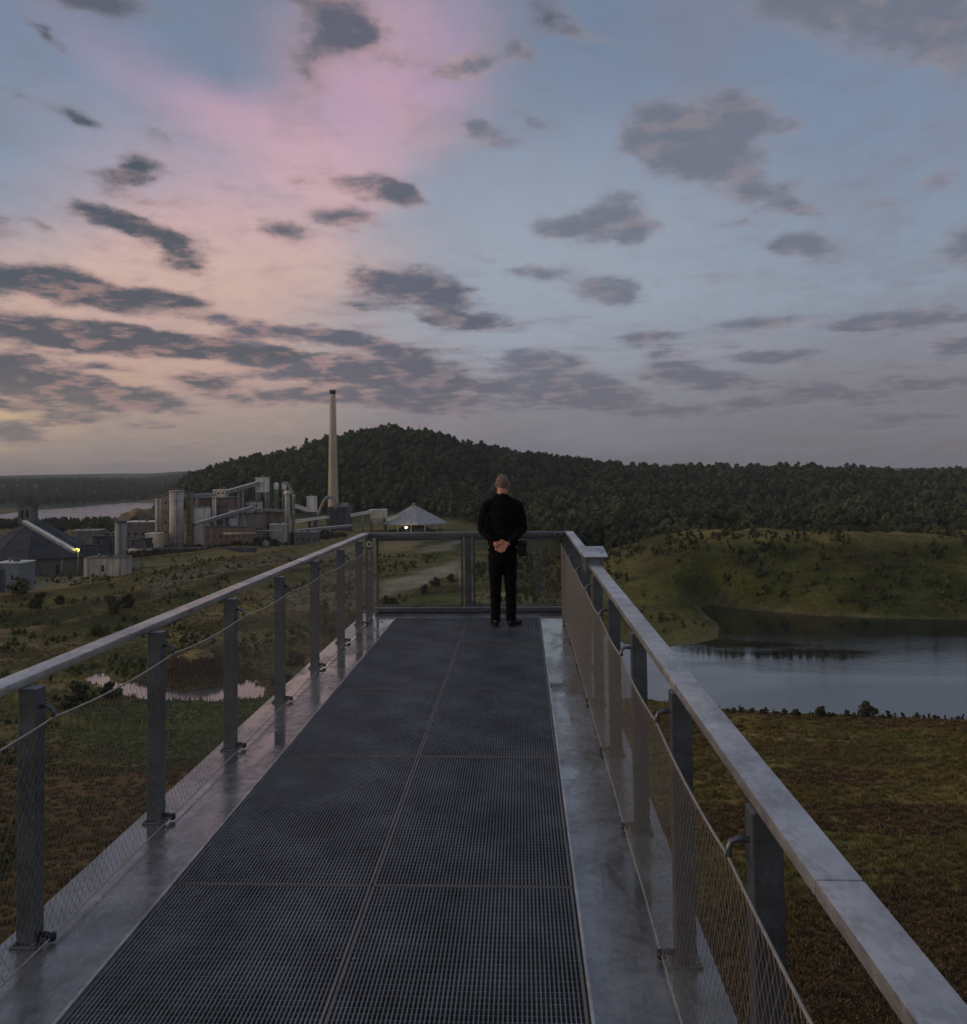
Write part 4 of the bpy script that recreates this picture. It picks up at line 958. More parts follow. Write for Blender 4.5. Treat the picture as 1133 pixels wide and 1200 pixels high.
def railing(s, label, ys, yend, seams):
    root = empty('railing', (XC + s * PO, 0, 0), label, 'railing', 'railings of the lookout walkway')
    proto = None
    for yy in ys:
        if proto is None:
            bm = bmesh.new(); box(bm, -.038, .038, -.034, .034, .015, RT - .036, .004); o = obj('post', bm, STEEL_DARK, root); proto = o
            for nm, bmx, m in (('foot_plate', shoe_mesh(s), STEEL_DARK), ('rope_hook', hook_mesh(s), STEEL_DARK), ('rope_eye', eye_mesh(s), BLACKM)):
                q = obj(nm, bmx, m, o)
                if nm == 'rope_hook': q.location = (-s * .0375, 0, .935)
                if nm == 'rope_eye': q.location = (-s * .0375, 0, 0)
        else: o = copy_tree(proto, root)
        o.location = (0, yy, 0)
    cuts = [Y0] + seams + [yend]; ho = s * (.076 if s < 0 else .023); TH = .035; hw = .048
    for a, b in zip(cuts, cuts[1:]):
        bm = bmesh.new(); box(bm, ho - hw, ho + hw, a + .0025, b - .0025, RT - TH, RT, .005); obj('handrail', bm, STEEL, root, True, 40)
    xr = -s * .0375 - s * .052
    allys = [ys[0] - 1.18 * 3 + 1.18 * k for k in range(3)] + ys + [yend - .06]
    rp = rope_pts(allys, .893, .022)
    bm = bmesh.new(); tube(bm, [(xr, a, b) for a, b in rp], .0045, 6); obj('top_rope', bm, ROPE, root)
    lp = rope_pts(allys, .027, -.006)
    bm = bmesh.new(); tube(bm, [(xr, a, b) for a, b in lp], .004, 6); obj('bottom_rope', bm, ROPE, root)
    # woven rope net between the two ropes
    ry, rzv = np.array([a for a, _ in rp]), np.array([b for _, b in rp])
    p = .021; yst, yen = .35, yend - .05; n = int((yen - yst) / p); K = 26
    cols = yst + p * np.arange(n); ks = np.arange(K + 1)
    sg = np.where((np.arange(n)[:, None] + ks[None, :]) % 2 == 0, .5, -.5) * p * .93
    yy = cols[:, None] + sg; zt_ = np.interp(cols, ry, rzv); zz_ = .03 + (zt_[:, None] - .03) * ks[None, :] / K
    rw = .0010; V_ = np.zeros((n, K + 1, 3, 3))
    for q, (ax, ay) in enumerate(((0, -rw), (rw * .87, rw * .5), (-rw * .87, rw * .5))):
        V_[:, :, q, 0] = xr + ax; V_[:, :, q, 1] = yy + ay; V_[:, :, q, 2] = zz_
    base_ = (np.arange(n)[:, None, None] * (K + 1) + np.arange(K)[None, :, None]) * 3; q = np.arange(3)[None, None, :]; q2 = (q + 1) % 3
    Fq = np.stack([base_ + q, base_ + q2, base_ + q2 + 3, base_ + q + 3], -1).reshape(-1, 4)
    nm = bpy.data.meshes.new('wire_net'); vv = V_.reshape(-1, 3)
    nm.vertices.add(len(vv)); nm.vertices.foreach_set('co', vv.ravel().astype(np.float32))
    nm.loops.add(len(Fq) * 4); nm.loops.foreach_set('vertex_index', Fq.ravel().astype(np.int32))
    nm.polygons.add(len(Fq)); nm.polygons.foreach_set('loop_start', (np.arange(len(Fq)) * 4).astype(np.int32)); nm.polygons.foreach_set('use_smooth', np.ones(len(Fq), bool))
    nm.update(calc_edges=True); nm.materials.append(NETM)
    tag(link_mesh('wire_net', nm, root), None, None, None, 'stuff')
    return root
YE = 11.22
railing(-1, 'left side railing with bright flat handrail, posts and rope net', [-1.32, -.13, 1.05, 2.22, 3.40, 4.58, 5.76, 6.94, 8.12, 9.30, 10.35], YE, [2.6, 6.30])
rr_ = railing(1, 'right side railing with broad flat handrail passing close to the viewer', [-1.32, -.13, 1.05, 2.20, 3.33, 4.49, 5.68, 6.87, 8.07, 9.27, 10.35], YE, [1.75, 3.3, 5.1, 6.95, 7.8])
# box with a tilted plate on the right handrail
root = empty('information_box', (XC + PO + .023, 7.55, RT), 'small steel box with a tilted bright plate mounted on the right handrail', 'sign')
bm = bmesh.new(); vs = [bm.verts.new(v) for v in ((-.085, -.20, -.09), (.085, -.20, -.09), (.085, .22, -.09), (-.085, .22, -.09), (-.085, -.20, .068), (.085, -.20, .068), (.085, .22, .115), (-.085, .22, .115))]
for f in ((0, 3, 2, 1), (4, 5, 6, 7), (0, 1, 5, 4), (1, 2, 6, 5), (2, 3, 7, 6), (3, 0, 4, 7)): bm.faces.new([vs[i] for i in f])
obj('box', bm, STEEL_DARK, root)
bm = bmesh.new(); box(bm, -.115, .115, -.26, .25, -.004, .004, .002); o = obj('plate', bm, STEEL, root); o.location = (.01, .01, .0965); o.rotation_euler.x = math.atan2(.047, .42)
bm = bmesh.new(); tube(bm, [(.03 + .06 * math.cos(a), .0 + .10 * math.sin(a), .006) for a in np.linspace(-1.2, 1.6, 12)], .003, 5); obj('plate_rim', bm, STEEL_DARK, o)

root.scale = (.9, .85, .9)
# end railing with two glazed panels
er_ = empty('end_railing', (XC, YE, 0), 'glazed railing with dark top rail closing the far end of the walkway', 'railing', 'railings of the lookout walkway')
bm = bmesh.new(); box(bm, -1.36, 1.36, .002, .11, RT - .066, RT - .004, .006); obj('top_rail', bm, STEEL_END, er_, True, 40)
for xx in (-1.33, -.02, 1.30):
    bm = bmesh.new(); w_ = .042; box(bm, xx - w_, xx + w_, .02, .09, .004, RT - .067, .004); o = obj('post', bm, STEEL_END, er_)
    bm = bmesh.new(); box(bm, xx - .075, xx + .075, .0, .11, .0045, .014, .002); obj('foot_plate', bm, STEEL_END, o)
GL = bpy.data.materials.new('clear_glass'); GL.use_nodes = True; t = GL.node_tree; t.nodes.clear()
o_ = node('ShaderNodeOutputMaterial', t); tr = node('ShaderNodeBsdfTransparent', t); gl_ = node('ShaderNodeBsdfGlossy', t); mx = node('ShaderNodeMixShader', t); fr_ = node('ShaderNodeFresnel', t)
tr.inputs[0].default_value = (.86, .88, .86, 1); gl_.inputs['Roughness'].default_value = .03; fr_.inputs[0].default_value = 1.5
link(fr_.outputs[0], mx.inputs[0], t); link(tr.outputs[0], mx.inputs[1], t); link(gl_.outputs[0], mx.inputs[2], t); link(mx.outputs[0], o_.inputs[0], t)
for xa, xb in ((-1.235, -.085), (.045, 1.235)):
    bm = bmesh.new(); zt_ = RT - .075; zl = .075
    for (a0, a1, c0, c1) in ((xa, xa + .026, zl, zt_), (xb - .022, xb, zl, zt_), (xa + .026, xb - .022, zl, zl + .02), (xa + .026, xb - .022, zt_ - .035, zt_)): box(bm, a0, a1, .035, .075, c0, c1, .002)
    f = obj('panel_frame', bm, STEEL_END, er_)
    bm = bmesh.new(); box(bm, xa + .026, xb - .022, .052, .060, zl + .02, zt_ - .035); obj('glass_pane', bm, GL, f)
bm = bmesh.new(); box(bm, -1.25, 1.25, -.015, .10, .012, .060, .004); obj('kerb_rail', bm, STEEL_END, er_)
bm = bmesh.new(); box(bm, -1.25, 1.25, .0, .03, .061, .072, .002); obj('kerb_strip', bm, STEEL, er_)
bm = bmesh.new(); tube(bm, [(-.12, .015, .30), (-.12, -.02, .31), (-.12, -.02, .56), (-.12, .015, .57)], .008, 8); obj('handle', bm, ROPE, er_)
bm = bmesh.new(); box(bm, 1.12, 1.20, -.006, .0, RT - .06, RT - .02, .002); o = obj('label_plate', bm, ROPE, er_)
bm = bmesh.new(); box(bm, 1.128, 1.192, -.009, -.0065, RT - .054, RT - .026); obj('label_face', bm, BLACKM, o)
bm = bmesh.new(); ring(bm, (-1.315, .004, RT - .15), .030, .008, 'Y'); obj('ring_eye', bm, WHITE, er_)
bm = bmesh.new(); box(bm, -1.333, -1.302, .006, .018, RT - .36, RT - .23, .002); obj('catch_plate', bm, STEEL, er_)
bm = bmesh.new(); lathe(bm, [(.016, -.004), (.016, .004)], 10, c=(0, 0, 0)); bmesh.ops.rotate(bm, verts=bm.verts, matrix=Matrix.Rotation(R(90), 3, 'X')); o = obj('bolt', bm, STEEL, er_); o.location = (-1.315, .014, RT - .47)
# ------------------------------------------------------------------ trees, shrubs, grass
LEAF = leafmat('woodland_leaves', (0.026, 0.040, 0.018), (0.12, 0.140, 0.058))
LEAF_S = leafmat('scrub_leaves', (0.042, 0.054, 0.018), (0.15, 0.16, 0.055))
LEAF_D = leafmat('dark_scrub_leaves', (0.034, 0.036, 0.017), (0.10, 0.096, 0.040))
GRASSM = leafmat('dry_grass', (0.135, 0.110, 0.038), (0.34, 0.26, 0.095))
HEATH = leafmat('heather', (0.115, 0.070, 0.034), (0.27, 0.18, 0.08))
BARK = material('bark', (0.07, 0.055, 0.04), 0.95, 0, 0.35, 2.0, (1, 1, .3))
def crown_mesh(seed, h=1.0, w=.36, base=.18, lobes=9, leaves=340, ls=.075, core=True, tall=1.0):
    r = random.Random(seed); V_, F_ = [], []
    L = []
    for k in range(lobes):
        f = (k + .6) / lobes; z = base + (h - base) * (.18 + .72 * f); prof = math.sin(math.pi * min(1, .22 + .72 * f)) ** .7
        a = r.uniform(0, 6.28); d = w * prof * r.uniform(.25, .75)
        L.append((Vector((d * math.cos(a), d * math.sin(a), z)), w * r.uniform(.34, .58) * (1.05 - .35 * f)))
    def quad(c, n, s):
        t_ = n.orthogonal().normalized(); t_.rotate(Matrix.Rotation(r.uniform(0, 6.28), 3, n)); b_ = n.cross(t_)
        i = len(V_); V_.extend([c + t_ * s, c + b_ * s * .62, c - t_ * s, c - b_ * s * .62]); F_.append((i, i + 1, i + 2, i + 3))
    for k in range(leaves):
        c, q = L[k % lobes]
        d = Vector((r.gauss(0, 1), r.gauss(0, 1), r.gauss(0, .85))).normalized()
        p = c + Vector((d.x, d.y, d.z * tall)) * q * r.uniform(.72, 1.16)
        n = (d + Vector((r.gauss(0, .45), r.gauss(0, .45), r.gauss(0, .45)))).normalized()
        quad(p, n, ls * r.uniform(.6, 1.35))
    if core:
        for c, q in L:
            b = bmesh.new(); bmesh.ops.create_icosphere(b, subdivisions=1, radius=q * .80)
            i = len(V_)
            for v in b.verts: V_.append(c + v.co * (1 + .35 * mnoise.noise(v.co * 9 + c * 5)) * 1.0)
            for f in b.faces: F_.append(tuple(i + v.index for v in f.verts))
            b.free()
    return V_, F_
def mesh_of(name, V_, F_, mats, mi=None):
    me = bpy.data.meshes.new(name); me.from_pydata([tuple(v) for v in V_], [], F_)
    for m in mats: me.materials.append(m)
    if mi is not None: me.polygons.foreach_set('material_index', mi)
    me.update(); return me
def trunk_bm(h, r0, seed, limbs=4):
    r = random.Random(seed); bm = bmesh.new()
    top = Vector((r.uniform(-.03, .03), r.uniform(-.03, .03), h))
    tube(bm, [(0, 0, -.04), (.004, 0, h * .35), top * .7, top], [r0 * 1.25, r0 * .85, r0 * .55, r0 * .2], 6)
    for k in range(limbs):
        a = r.uniform(0, 6.28); z = h * r.uniform(.4, .8); L = h * r.uniform(.25, .4)
        p = Vector((0, 0, z)); q = p + Vector((math.cos(a) * L * .7, math.sin(a) * L * .7, L * .6)); tube(bm, [p, (p + q) / 2 + Vector((0, 0, -.02)), q], [r0 * .45, r0 * .3, r0 * .12], 5)
    return bm
def proto_col(name, meshes):
    c = bpy.data.collections.new(name)
    for i, m in enumerate(meshes):
        o = bpy.data.objects.new('%s_%02d' % (name, i), m); c.objects.link(o)
    return c
def full_tree(seed, mat, **k):
    V_, F_ = crown_mesh(seed, **k); mi = [0] * len(F_)
    bm = trunk_bm(.72, .018, seed); bm.verts.index_update(); i = len(V_)
    for v in bm.verts: V_.append(v.co.copy())
    for f in bm.faces: F_.append(tuple(i + v.index for v in f.verts)); mi.append(1)
    bm.free(); return mesh_of('tree', V_, F_, [mat, BARK], mi)
def tuft_mesh(seed, mat, n=16, h=1.0, w=.5):
    r = random.Random(seed); V_, F_ = [], []
    for k in range(n):
        a = r.uniform(0, 6.28); d = w * math.sqrt(r.random()) * .6; x, y = d * math.cos(a), d * math.sin(a); hh = h * r.uniform(.5, 1); b = r.uniform(0, 6.28); s = .05 * w / .5
        lx, ly = math.cos(a) * r.uniform(0, .5) * w + r.uniform(-.1, .1), math.sin(a) * r.uniform(0, .5) * w
        i = len(V_); V_ += [Vector((x - s * math.cos(b), y - s * math.sin(b), -.05)), Vector((x + s * math.cos(b), y + s * math.sin(b), -.05)), Vector((x + lx * .4 + s * .7 * math.cos(b), y + ly * .4 + s * .7 * math.sin(b), hh * .6)), Vector((x + lx, y + ly, hh)), Vector((x + lx * .4 - s * .7 * math.cos(b), y + ly * .4 - s * .7 * math.sin(b), hh * .6))]
        F_ += [(i, i + 1, i + 2, i + 4), (i + 4, i + 2, i + 3)]
    return mesh_of('tuft', V_, F_, [mat])
def scatter(name, label, P, scl, col_, zscl=None):
    """one object that sets the collection's plants out on its points"""
    n = len(P); me = bpy.data.meshes.new(name); me.vertices.add(n); me.vertices.foreach_set('co', np.asarray(P, np.float32).ravel())
    for nm, arr, ty in (('plant_scale', scl, 'FLOAT'), ('plant_turn', nrg.uniform(0, 6.28, n), 'FLOAT'), ('plant_tall', zscl if zscl is not None else nrg.uniform(.82, 1.2, n), 'FLOAT'), ('plant_kind', nrg.integers(0, len(col_.objects), n), 'INT')):
        at_ = me.attributes.new(nm, ty, 'POINT'); at_.data.foreach_set('value', np.asarray(arr).astype(np.float32 if ty == 'FLOAT' else np.int32))
    o = link_mesh(name, me); tag(o, label, None, None, 'stuff')
    g = bpy.data.node_groups.new(name, 'GeometryNodeTree')
    g.interface.new_socket('Geometry', in_out='INPUT', socket_type='NodeSocketGeometry'); g.interface.new_socket('Geometry', in_out='OUTPUT', socket_type='NodeSocketGeometry')
    gi, go = g.nodes.new('NodeGroupInput'), g.nodes.new('NodeGroupOutput'); ip = g.nodes.new('GeometryNodeInstanceOnPoints'); ci = g.nodes.new('GeometryNodeCollectionInfo')
    ci.inputs[0].default_value = col_; ci.inputs['Separate Children'].default_value = True; ci.inputs['Reset Children'].default_value = True
    def na(nm, ty):
        q = g.nodes.new('GeometryNodeInputNamedAttribute'); q.data_type = ty; q.inputs[0].default_value = nm; return [s for s in q.outputs if s.enabled and s.name == 'Attribute'][0]
    g.links.new(gi.outputs[0], ip.inputs['Points']); g.links.new(ci.outputs[0], ip.inputs['Instance']); ip.inputs['Pick Instance'].default_value = True
    g.links.new(na('plant_kind', 'INT'), ip.inputs['Instance Index'])
    cr = g.nodes.new('ShaderNodeCombineXYZ'); g.links.new(na('plant_turn', 'FLOAT'), cr.inputs[2])
    er = g.nodes.new('FunctionNodeEulerToRotation'); g.links.new(cr.outputs[0], er.inputs[0]); g.links.new(er.outputs[0], ip.inputs['Rotation'])
    cs = g.nodes.new('ShaderNodeCombineXYZ'); sc = na('plant_scale', 'FLOAT'); mu = g.nodes.new('ShaderNodeMath'); mu.operation = 'MULTIPLY'
    g.links.new(sc, mu.inputs[0]); g.links.new(na('plant_tall', 'FLOAT'), mu.inputs[1]); g.links.new(sc, cs.inputs[0]); g.links.new(sc, cs.inputs[1]); g.links.new(mu.outputs[0], cs.inputs[2])
    g.links.new(cs.outputs[0], ip.inputs['Scale']); g.links.new(ip.outputs[0], go.inputs[0])
    md = o.modifiers.new('plants', 'NODES'); md.node_group = g
    return o
LEAF_P = leafmat('pale_leaves', (0.075, 0.085, 0.035), (0.20, 0.19, 0.085))
LEAF_N = leafmat('needle_leaves', (0.018, 0.028, 0.018), (0.045, 0.062, 0.036))
def conifer(seed):
    r = random.Random(seed); V_, F_ = [], []
    for k in range(300):
        f = r.random() ** .8; z = .12 + .88 * f; q = .20 * (1 - f) * r.uniform(.55, 1.1) + .008; a = r.uniform(0, 6.28)
        c_ = Vector((q * math.cos(a), q * math.sin(a), z - q * .35)); d = Vector((math.cos(a), math.sin(a), -.35)); t_ = Vector((-math.sin(a), math.cos(a), 0)); s_ = .05 * (1.2 - f)
        i = len(V_); V_ += [c_ + d * s_, c_ + t_ * s_ * .8, c_ - d * s_, c_ - t_ * s_ * .8]; F_.append((i, i + 1, i + 2, i + 3))
    mi = [0] * len(F_); bm = bmesh.new(); tube(bm, [(0, 0, -.03), (0, 0, .95)], [.02, .004], 6); bm.verts.index_update(); i = len(V_)
    for v in bm.verts: V_.append(v.co.copy())
    for f in bm.faces: F_.append(tuple(i + v.index for v in f.verts)); mi.append(1)
    bm.free(); return mesh_of('conifer', V_, F_, [LEAF_N, BARK], mi)
TREES = proto_col('woodland_tree', [conifer(150), conifer(151), full_tree(160, LEAF_P, w=.27, base=.12, lobes=8, leaves=280, ls=.05), full_tree(161, LEAF, w=.50, base=.16, lobes=11, leaves=460, ls=.055), full_tree(162, LEAF, w=.24, base=.06, lobes=7, leaves=280, ls=.05)] + [full_tree(100 + k, LEAF, w=.30 + .04 * (k % 3), base=.10 + .05 * (k % 2), lobes=8 + k % 3, leaves=330, ls=.055) for k in range(7)])
SHRUBS = proto_col('scrub_bush', [full_tree(200 + k, LEAF_S, w=.46 + .08 * (k % 3), base=-.05, lobes=7, leaves=220, ls=.085) for k in range(5)])
TUFTS = proto_col('grass_tuft', [tuft_mesh(300 + k, GRASSM) for k in range(5)])
DRYM = leafmat('bleached_grass', (0.15, 0.115, 0.055), (0.34, 0.26, 0.13))
DRYS = proto_col('bleached_tuft', [tuft_mesh(380 + k, DRYM) for k in range(4)])
HEATHS = proto_col('heather_tuft', [tuft_mesh(320 + k, HEATH, 20, .8, .8) for k in range(4)])

def pts(n, y0, y1, a0, a1, power=1.0):
    y = y0 + (y1 - y0) * nrg.random(n) ** power; a = nrg.uniform(a0, a1, n); return a * y, y
def with_z(x, y, keep, sink=.15):
    x, y = x[keep], y[keep]; return np.stack([x, y, gzs(x, y) - sink], -1)
# wooded hill and the wood along its foot
x, y = pts(27000, 455, 1240, -.50, .66)
a = x / y; foot = np.interp(a, [-.45, -.42, -.36, -.12, -.04, .02, .06, .66], [1040, 900, 735, 725, 660, 560, 470, 455]) + 40 * fbm2(x, y, 70, 3, 501)
keep = (y > foot) & (a > -.435 + .02 * fbm2(x, y, 60, 2, 502)) & (nrg.random(len(x)) < np.clip((y / 1000) ** .9, .42, 1))
P = with_z(x, y, keep); sc = (8.5 + 9.5 * nrg.random(len(P)) ** 2.0) * np.clip(1.0 + .7 * fbm2(P[:, 0], P[:, 1], 45, 3, 503), .6, 1.5)
scatter('hill_forest', 'dark deciduous forest covering the long hill behind the works', P, sc, TREES)
# woods beyond the river and low scrub
x, y = pts(5200, 1500, 4200, -.86, -.38, 1.1); dr = poly_sd(x, y, RIVER)
keep = (dr > 12) & (fbm2(x, y, 260, 3, 511) > -.04) & (y > 1650)
P = with_z(x, y, keep); scatter('far_woods', 'dark woods on the far side of the river', P, 12 + 8 * nrg.random(len(P)), TREES)
x, y = pts(1300, 640, 900, -.80, -.43); dr = poly_sd(x, y, RIVER)
keep = (dr > 8) & (fbm2(x, y, 90, 3, 515) > -.02); P = with_z(x, y, keep); scatter('river_woods', 'loose woods between the works and the river', P, 6 + 4 * nrg.random(len(P)), TREES)
# scrub on the mound and headland
x, y = pts(17000, 200, 450, -.02, .66); dl_ = poly_sd(x, y, LAKE)
den = fbm2(x, y, 20, 4, 521) - .06 * sstep(-26, -22, gzs(x, y)) + .10 * (nrg.random(len(x)) - .5)
head_ = poly_sd(x, y, gpl([(690,690),(760,690),(830,722),(850,738),(840,755),(780,765),(690,745)], -43)) > 0
keep = (dl_ > 3) & (den > -.07) & (y > 215) & (nrg.random(len(x)) < np.where(head_, .36, .04)); P = with_z(x, y, keep, .1)

scatter('mound_scrub', 'low scrub covering the mound beyond the lake', P, 0.8 + 2.0 * nrg.random(len(P)) ** 2.4 + 0.6 * np.clip(fbm2(P[:, 0], P[:, 1], 40, 2, 523) * 4, 0, 1), proto_col('mound_bush', [full_tree(260 + k, LEAF_D if k % 2 else LEAF_S, w=.40 + .08 * (k % 3), base=-.05, lobes=7, leaves=200, ls=.085) for k in range(6)]))
# scrub on the left slopes and below the lookout
x, y = pts(16000, 70, 430, -.66, .10, 1.2); dp_ = poly_sd(x, y, POND)
den = fbm2(x, y, 26, 4, 531); om = np.hypot(x - OCHRE_MOUND.x, y - OCHRE_MOUND.y)
grv = poly_sd(x, y, gpl([(440,706),(443,684),(545,652),(545,676),(500,692),(468,700)], -42)); grs = poly_sd(x, y, gpl([(40,1160),(60,870),(105,836),(310,818),(345,838),(330,872),(420,1160)], -42))
keep = (poly_sd(x, y, gpl([(690,690),(760,690),(830,722),(850,738),(840,755),(780,765),(690,745)], -43)) > 0) & (dp_ > 2) & (den > .03) & (om > 11) & (grv > 2) & (grs > 3) & (poly_sd(x, y, LAKE) > 3); P = with_z(x, y, keep, .1)
scatter('slope_scrub', 'dark scrub in the hollows of the left slopes', P, .35 + 1.5 * nrg.random(len(P)) ** 2.6, SHRUBS)
# grass and heather tussocks
x, y = pts(26000, 58, 165, .02, .66, 1.0); dl_ = poly_sd(x, y, LAKE); nn = fbm2(x, y * 2.6, 22, 4, 541)
k1 = (dl_ > 2) & (nn > -.06 + .25 * (nrg.random(len(x)) - .5)) & (y + 60 * nn > 80); P = with_z(x, y, k1, .03); scatter('meadow_grass', 'tussocks of dry grass on the right meadow', P, .45 + .75 * nrg.random(len(P)), TUFTS, nrg.uniform(.35, .8, len(P)))
k2 = (dl_ > 2) & ((nn <= -.06) | (y < 88)); P = with_z(x, y, k2, .03); scatter('meadow_heather', 'brown heather on the right meadow', P, .45 + .7 * nrg.random(len(P)), HEATHS, nrg.uniform(.35, .7, len(P)))
x, y = pts(26000, 55, 260, -.70, .02, 1.0); dp_ = poly_sd(x, y, POND); gr_ = poly_sd(x, y, gpl([(60,895),(105,838),(310,820),(345,838),(330,872),(140,900)], -42)) > 0
k1 = (dp_ > 1.2) & (nrg.random(len(x)) < .55) & gr_; P = with_z(x, y, k1, .03); scatter('slope_grass', 'rough grass below the left railing', P, .4 + .7 * nrg.random(len(P)), TUFTS, nrg.uniform(.35, .8, len(P)))
k2 = (dp_ > 1.2) & (y < 140) & gr_; P = with_z(x, y, k2, .03); scatter('slope_heather', 'red brown heather below the left railing', P, .4 + .7 * nrg.random(len(P)), HEATHS, nrg.uniform(.35, .7, len(P)))

GREENG = leafmat('green_grass', (0.10, 0.125, 0.042), (0.20, 0.225, 0.08))
lw = gpl([(55,900),(100,835),(190,824),(310,818),(348,836),(335,875),(250,896),(140,906)], -42)
x, y = pts(9000, 120, 185, -.60, -.24); keep = (poly_sd(x, y, lw) < 1.5 * nrg.random(len(x)) + 2 * fbm2(x, y, 6, 3, 571)) & (poly_sd(x, y, POND) > .8)
P = with_z(x, y, keep, .03); scatter('lawn_grass', 'greener grass in front of the pond', P, .35 + .45 * nrg.random(len(P)), proto_col('green_tuft', [tuft_mesh(340 + k, GREENG, 18, .8, .7) for k in range(4)]), nrg.uniform(.4, .8, len(P)))
pr = np.array(POND); idx = nrg.integers(0, len(pr), 900); x, y = pr[idx, 0] + nrg.normal(0, .8, 900), pr[idx, 1] + nrg.normal(0, .8, 900)
P = with_z(x, y, poly_sd(x, y, POND) > -.5, .05); scatter('pond_reeds', 'reeds fringing the small pond', P, .3 + .45 * nrg.random(len(P)), proto_col('reed_tuft', [tuft_mesh(360 + k, GRASSM, 16, 1.3, .4) for k in range(3)]))
x = OCHRE_MOUND.x + nrg.normal(2, 5.0, 900); y = OCHRE_MOUND.y - 1 + nrg.normal(0, 3.0, 900); hz2 = gzs(x, y)
P = with_z(x, y, (hz2 > -41.0) & (hz2 < -38.0 + 1.0 * nrg.random(900)), .05); scatter('mound_bracken', 'dark bracken on the earth mound by the pond', P, .5 + .7 * nrg.random(len(P)), HEATHS)
# single plants one can tell apart
def plant_proto(seed, mat, lobes, leaves, ls, w, base, th=.7, tr=.02):
    V_, F_ = crown_mesh(seed, w=w, base=base, lobes=lobes, leaves=leaves, ls=ls)
    return mesh_of('crown', V_, F_, [mat]), trunk_bm(th, tr, seed)
def make_protos(seed0, n, mat, **k):
    out = []
    for i in range(n):
        c_, tb = plant_proto(seed0 + i, mat, **k); tm = bpy.data.meshes.new('trunk'); tb.to_mesh(tm); tb.free(); tm.materials.append(BARK); out.append((c_, tm))
    return out
PT = make_protos(400, 5, LEAF, lobes=10, leaves=520, ls=.05, w=.33, base=.12)
PB = make_protos(420, 5, LEAF_D, lobes=8, leaves=420, ls=.07, w=.48, base=-.04, th=.5, tr=.025)
PC = make_protos(440, 4, LEAF_D, lobes=8, leaves=360, ls=.055, w=.20, base=.02, th=.8, tr=.02)
def plant(name, label, cat, x, y, h, protos, group=None, wide=1.0):
    c_, tm = protos[rng.randrange(len(protos))]
    o = empty(name, (x, y, gz(x, y) - .08), label, cat, group, rng.uniform(0, 6.28)); o.scale = (h * wide, h * wide, h)
    link_mesh('crown', c_, o); link_mesh('trunk', tm, o); return o
# bushes along the near shore of the lake
for (px, ht, lab) in ((1016, 3.1, 'tallest round bush on the near shore of the lake'), (962, 2.1, 'broad bush on the near lake shore left of the tallest one'), (1040, 1.5, 'low bush on the near lake shore just right of the tallest one')):
    p = gp(px, 842, -43.2); plant('shore_bush', lab, 'bush', p.x, p.y, ht, PB, 'bushes on the near lake shore', 1.15)
for k in range(44):
    px = 846 + k * 6.7 + rng.uniform(-4, 4); p = gp(px, 838 + (px - 850) * .022 + rng.uniform(-1, 2.5), -43.2)
    plant('shore_bush', 'small dark bush in the line along the near shore of the lake', 'bush', p.x, p.y, rng.uniform(.7, 1.5), PB if k % 3 else PC, 'small bushes on the near lake shore', 1.1)
# trees that stand out in front of the wood behind the mound
for k in range(84):
    px = 668 + k * 5.7 + rng.uniform(-3, 3); y_ = rng.uniform(440, 470) + (30 if px < 760 else 0); p = at(px, 640, y_)
    plant('wood_edge_tree', 'tree at the edge of the dark wood behind the mound', 'tree', p.x, y_, rng.uniform(9, 14.5), PT, 'trees along the edge of the wood', 1.05)
p = at(718, 620, 452); plant('wood_edge_tree', 'big pale round tree at the edge of the wood right of the standing person', 'tree', p.x, 452, 13.5, PT, None, 1.5)
# trees before the river
for k in range(30):
    px = 34 + k * 4.5 + rng.uniform(-2, 2); y_ = rng.uniform(600, 650); p = at(px, 610, y_)
    plant('river_tree', 'dark tree in the row between the fields and the river', 'tree', p.x, y_, rng.uniform(6, 12) * (.75 if px < 60 else 1), PT, 'trees in front of the river', 1.1)
# bushes on the left slopes
for px, py, h_, lab in ((22, 706, 5.2, 'dark bush above the left handrail below the pale blue house'), (48, 722, 5.0, 'dense green bush right of the bush below the pale blue house'), (70, 712, 3.6, 'smaller bush at the right end of the bush group on the left slope'), (128, 728, 4.8, 'dark bush in the hollow of the left terrace'), (148, 722, 4.0, 'round dark bush right of the hollow on the left terrace'), (115, 745, 3.0, 'low bush just above the left handrail'), (90, 835, 4.2, 'bush on the near bank left of the pond'), (130, 826, 3.0, 'bush on the near bank in front of the pond'), (330, 812, 3.4, 'bush at the right end of the pond'), (345, 785, 4.0, 'dark bush behind the right end of the pond'), (388, 755, 4.2, 'dark bush seen through the left net near the corner'), (455, 712, 3.4, 'dark bush behind the left glass panel beside the gravel'), (510, 690, 3.2, 'dark bush on the lower edge of the gravel'), (497, 696, 2.6, 'small dark bush left of the one on the gravel edge'), (528, 684, 2.8, 'bush near the handle of the glass panel'), (140, 662, 3.6, 'dark hedge bush below the low white yard building'), (170, 660, 3.4, 'dark hedge bush right of the yard building'), (200, 652, 3.2, 'dark bush below the fat silo')):
    p = gp(px, py, -42); plant('slope_bush', lab, 'bush', p.x, p.y, h_ * 1.12, PB, None, 1.35)
# dark brambles along the foot of the works
fb_ = gpl([(148,650),(215,643),(300,636),(335,632),(420,622),(420,628),(340,640),(300,644),(215,652),(150,662)], -42)
x, y = pts(9000, 330, 560, -.50, -.14); keep = poly_sd(x, y, fb_) < 1.5
P = with_z(x, y, keep, .1); scatter('bramble_scrub', 'dark brambles along the foot of the works', P, .9 + 1.8 * nrg.random(len(P)), proto_col('bramble_bush', [full_tree(240 + k, LEAF_D, w=.6, base=-.05, lobes=7, leaves=160, ls=.09) for k in range(3)]))
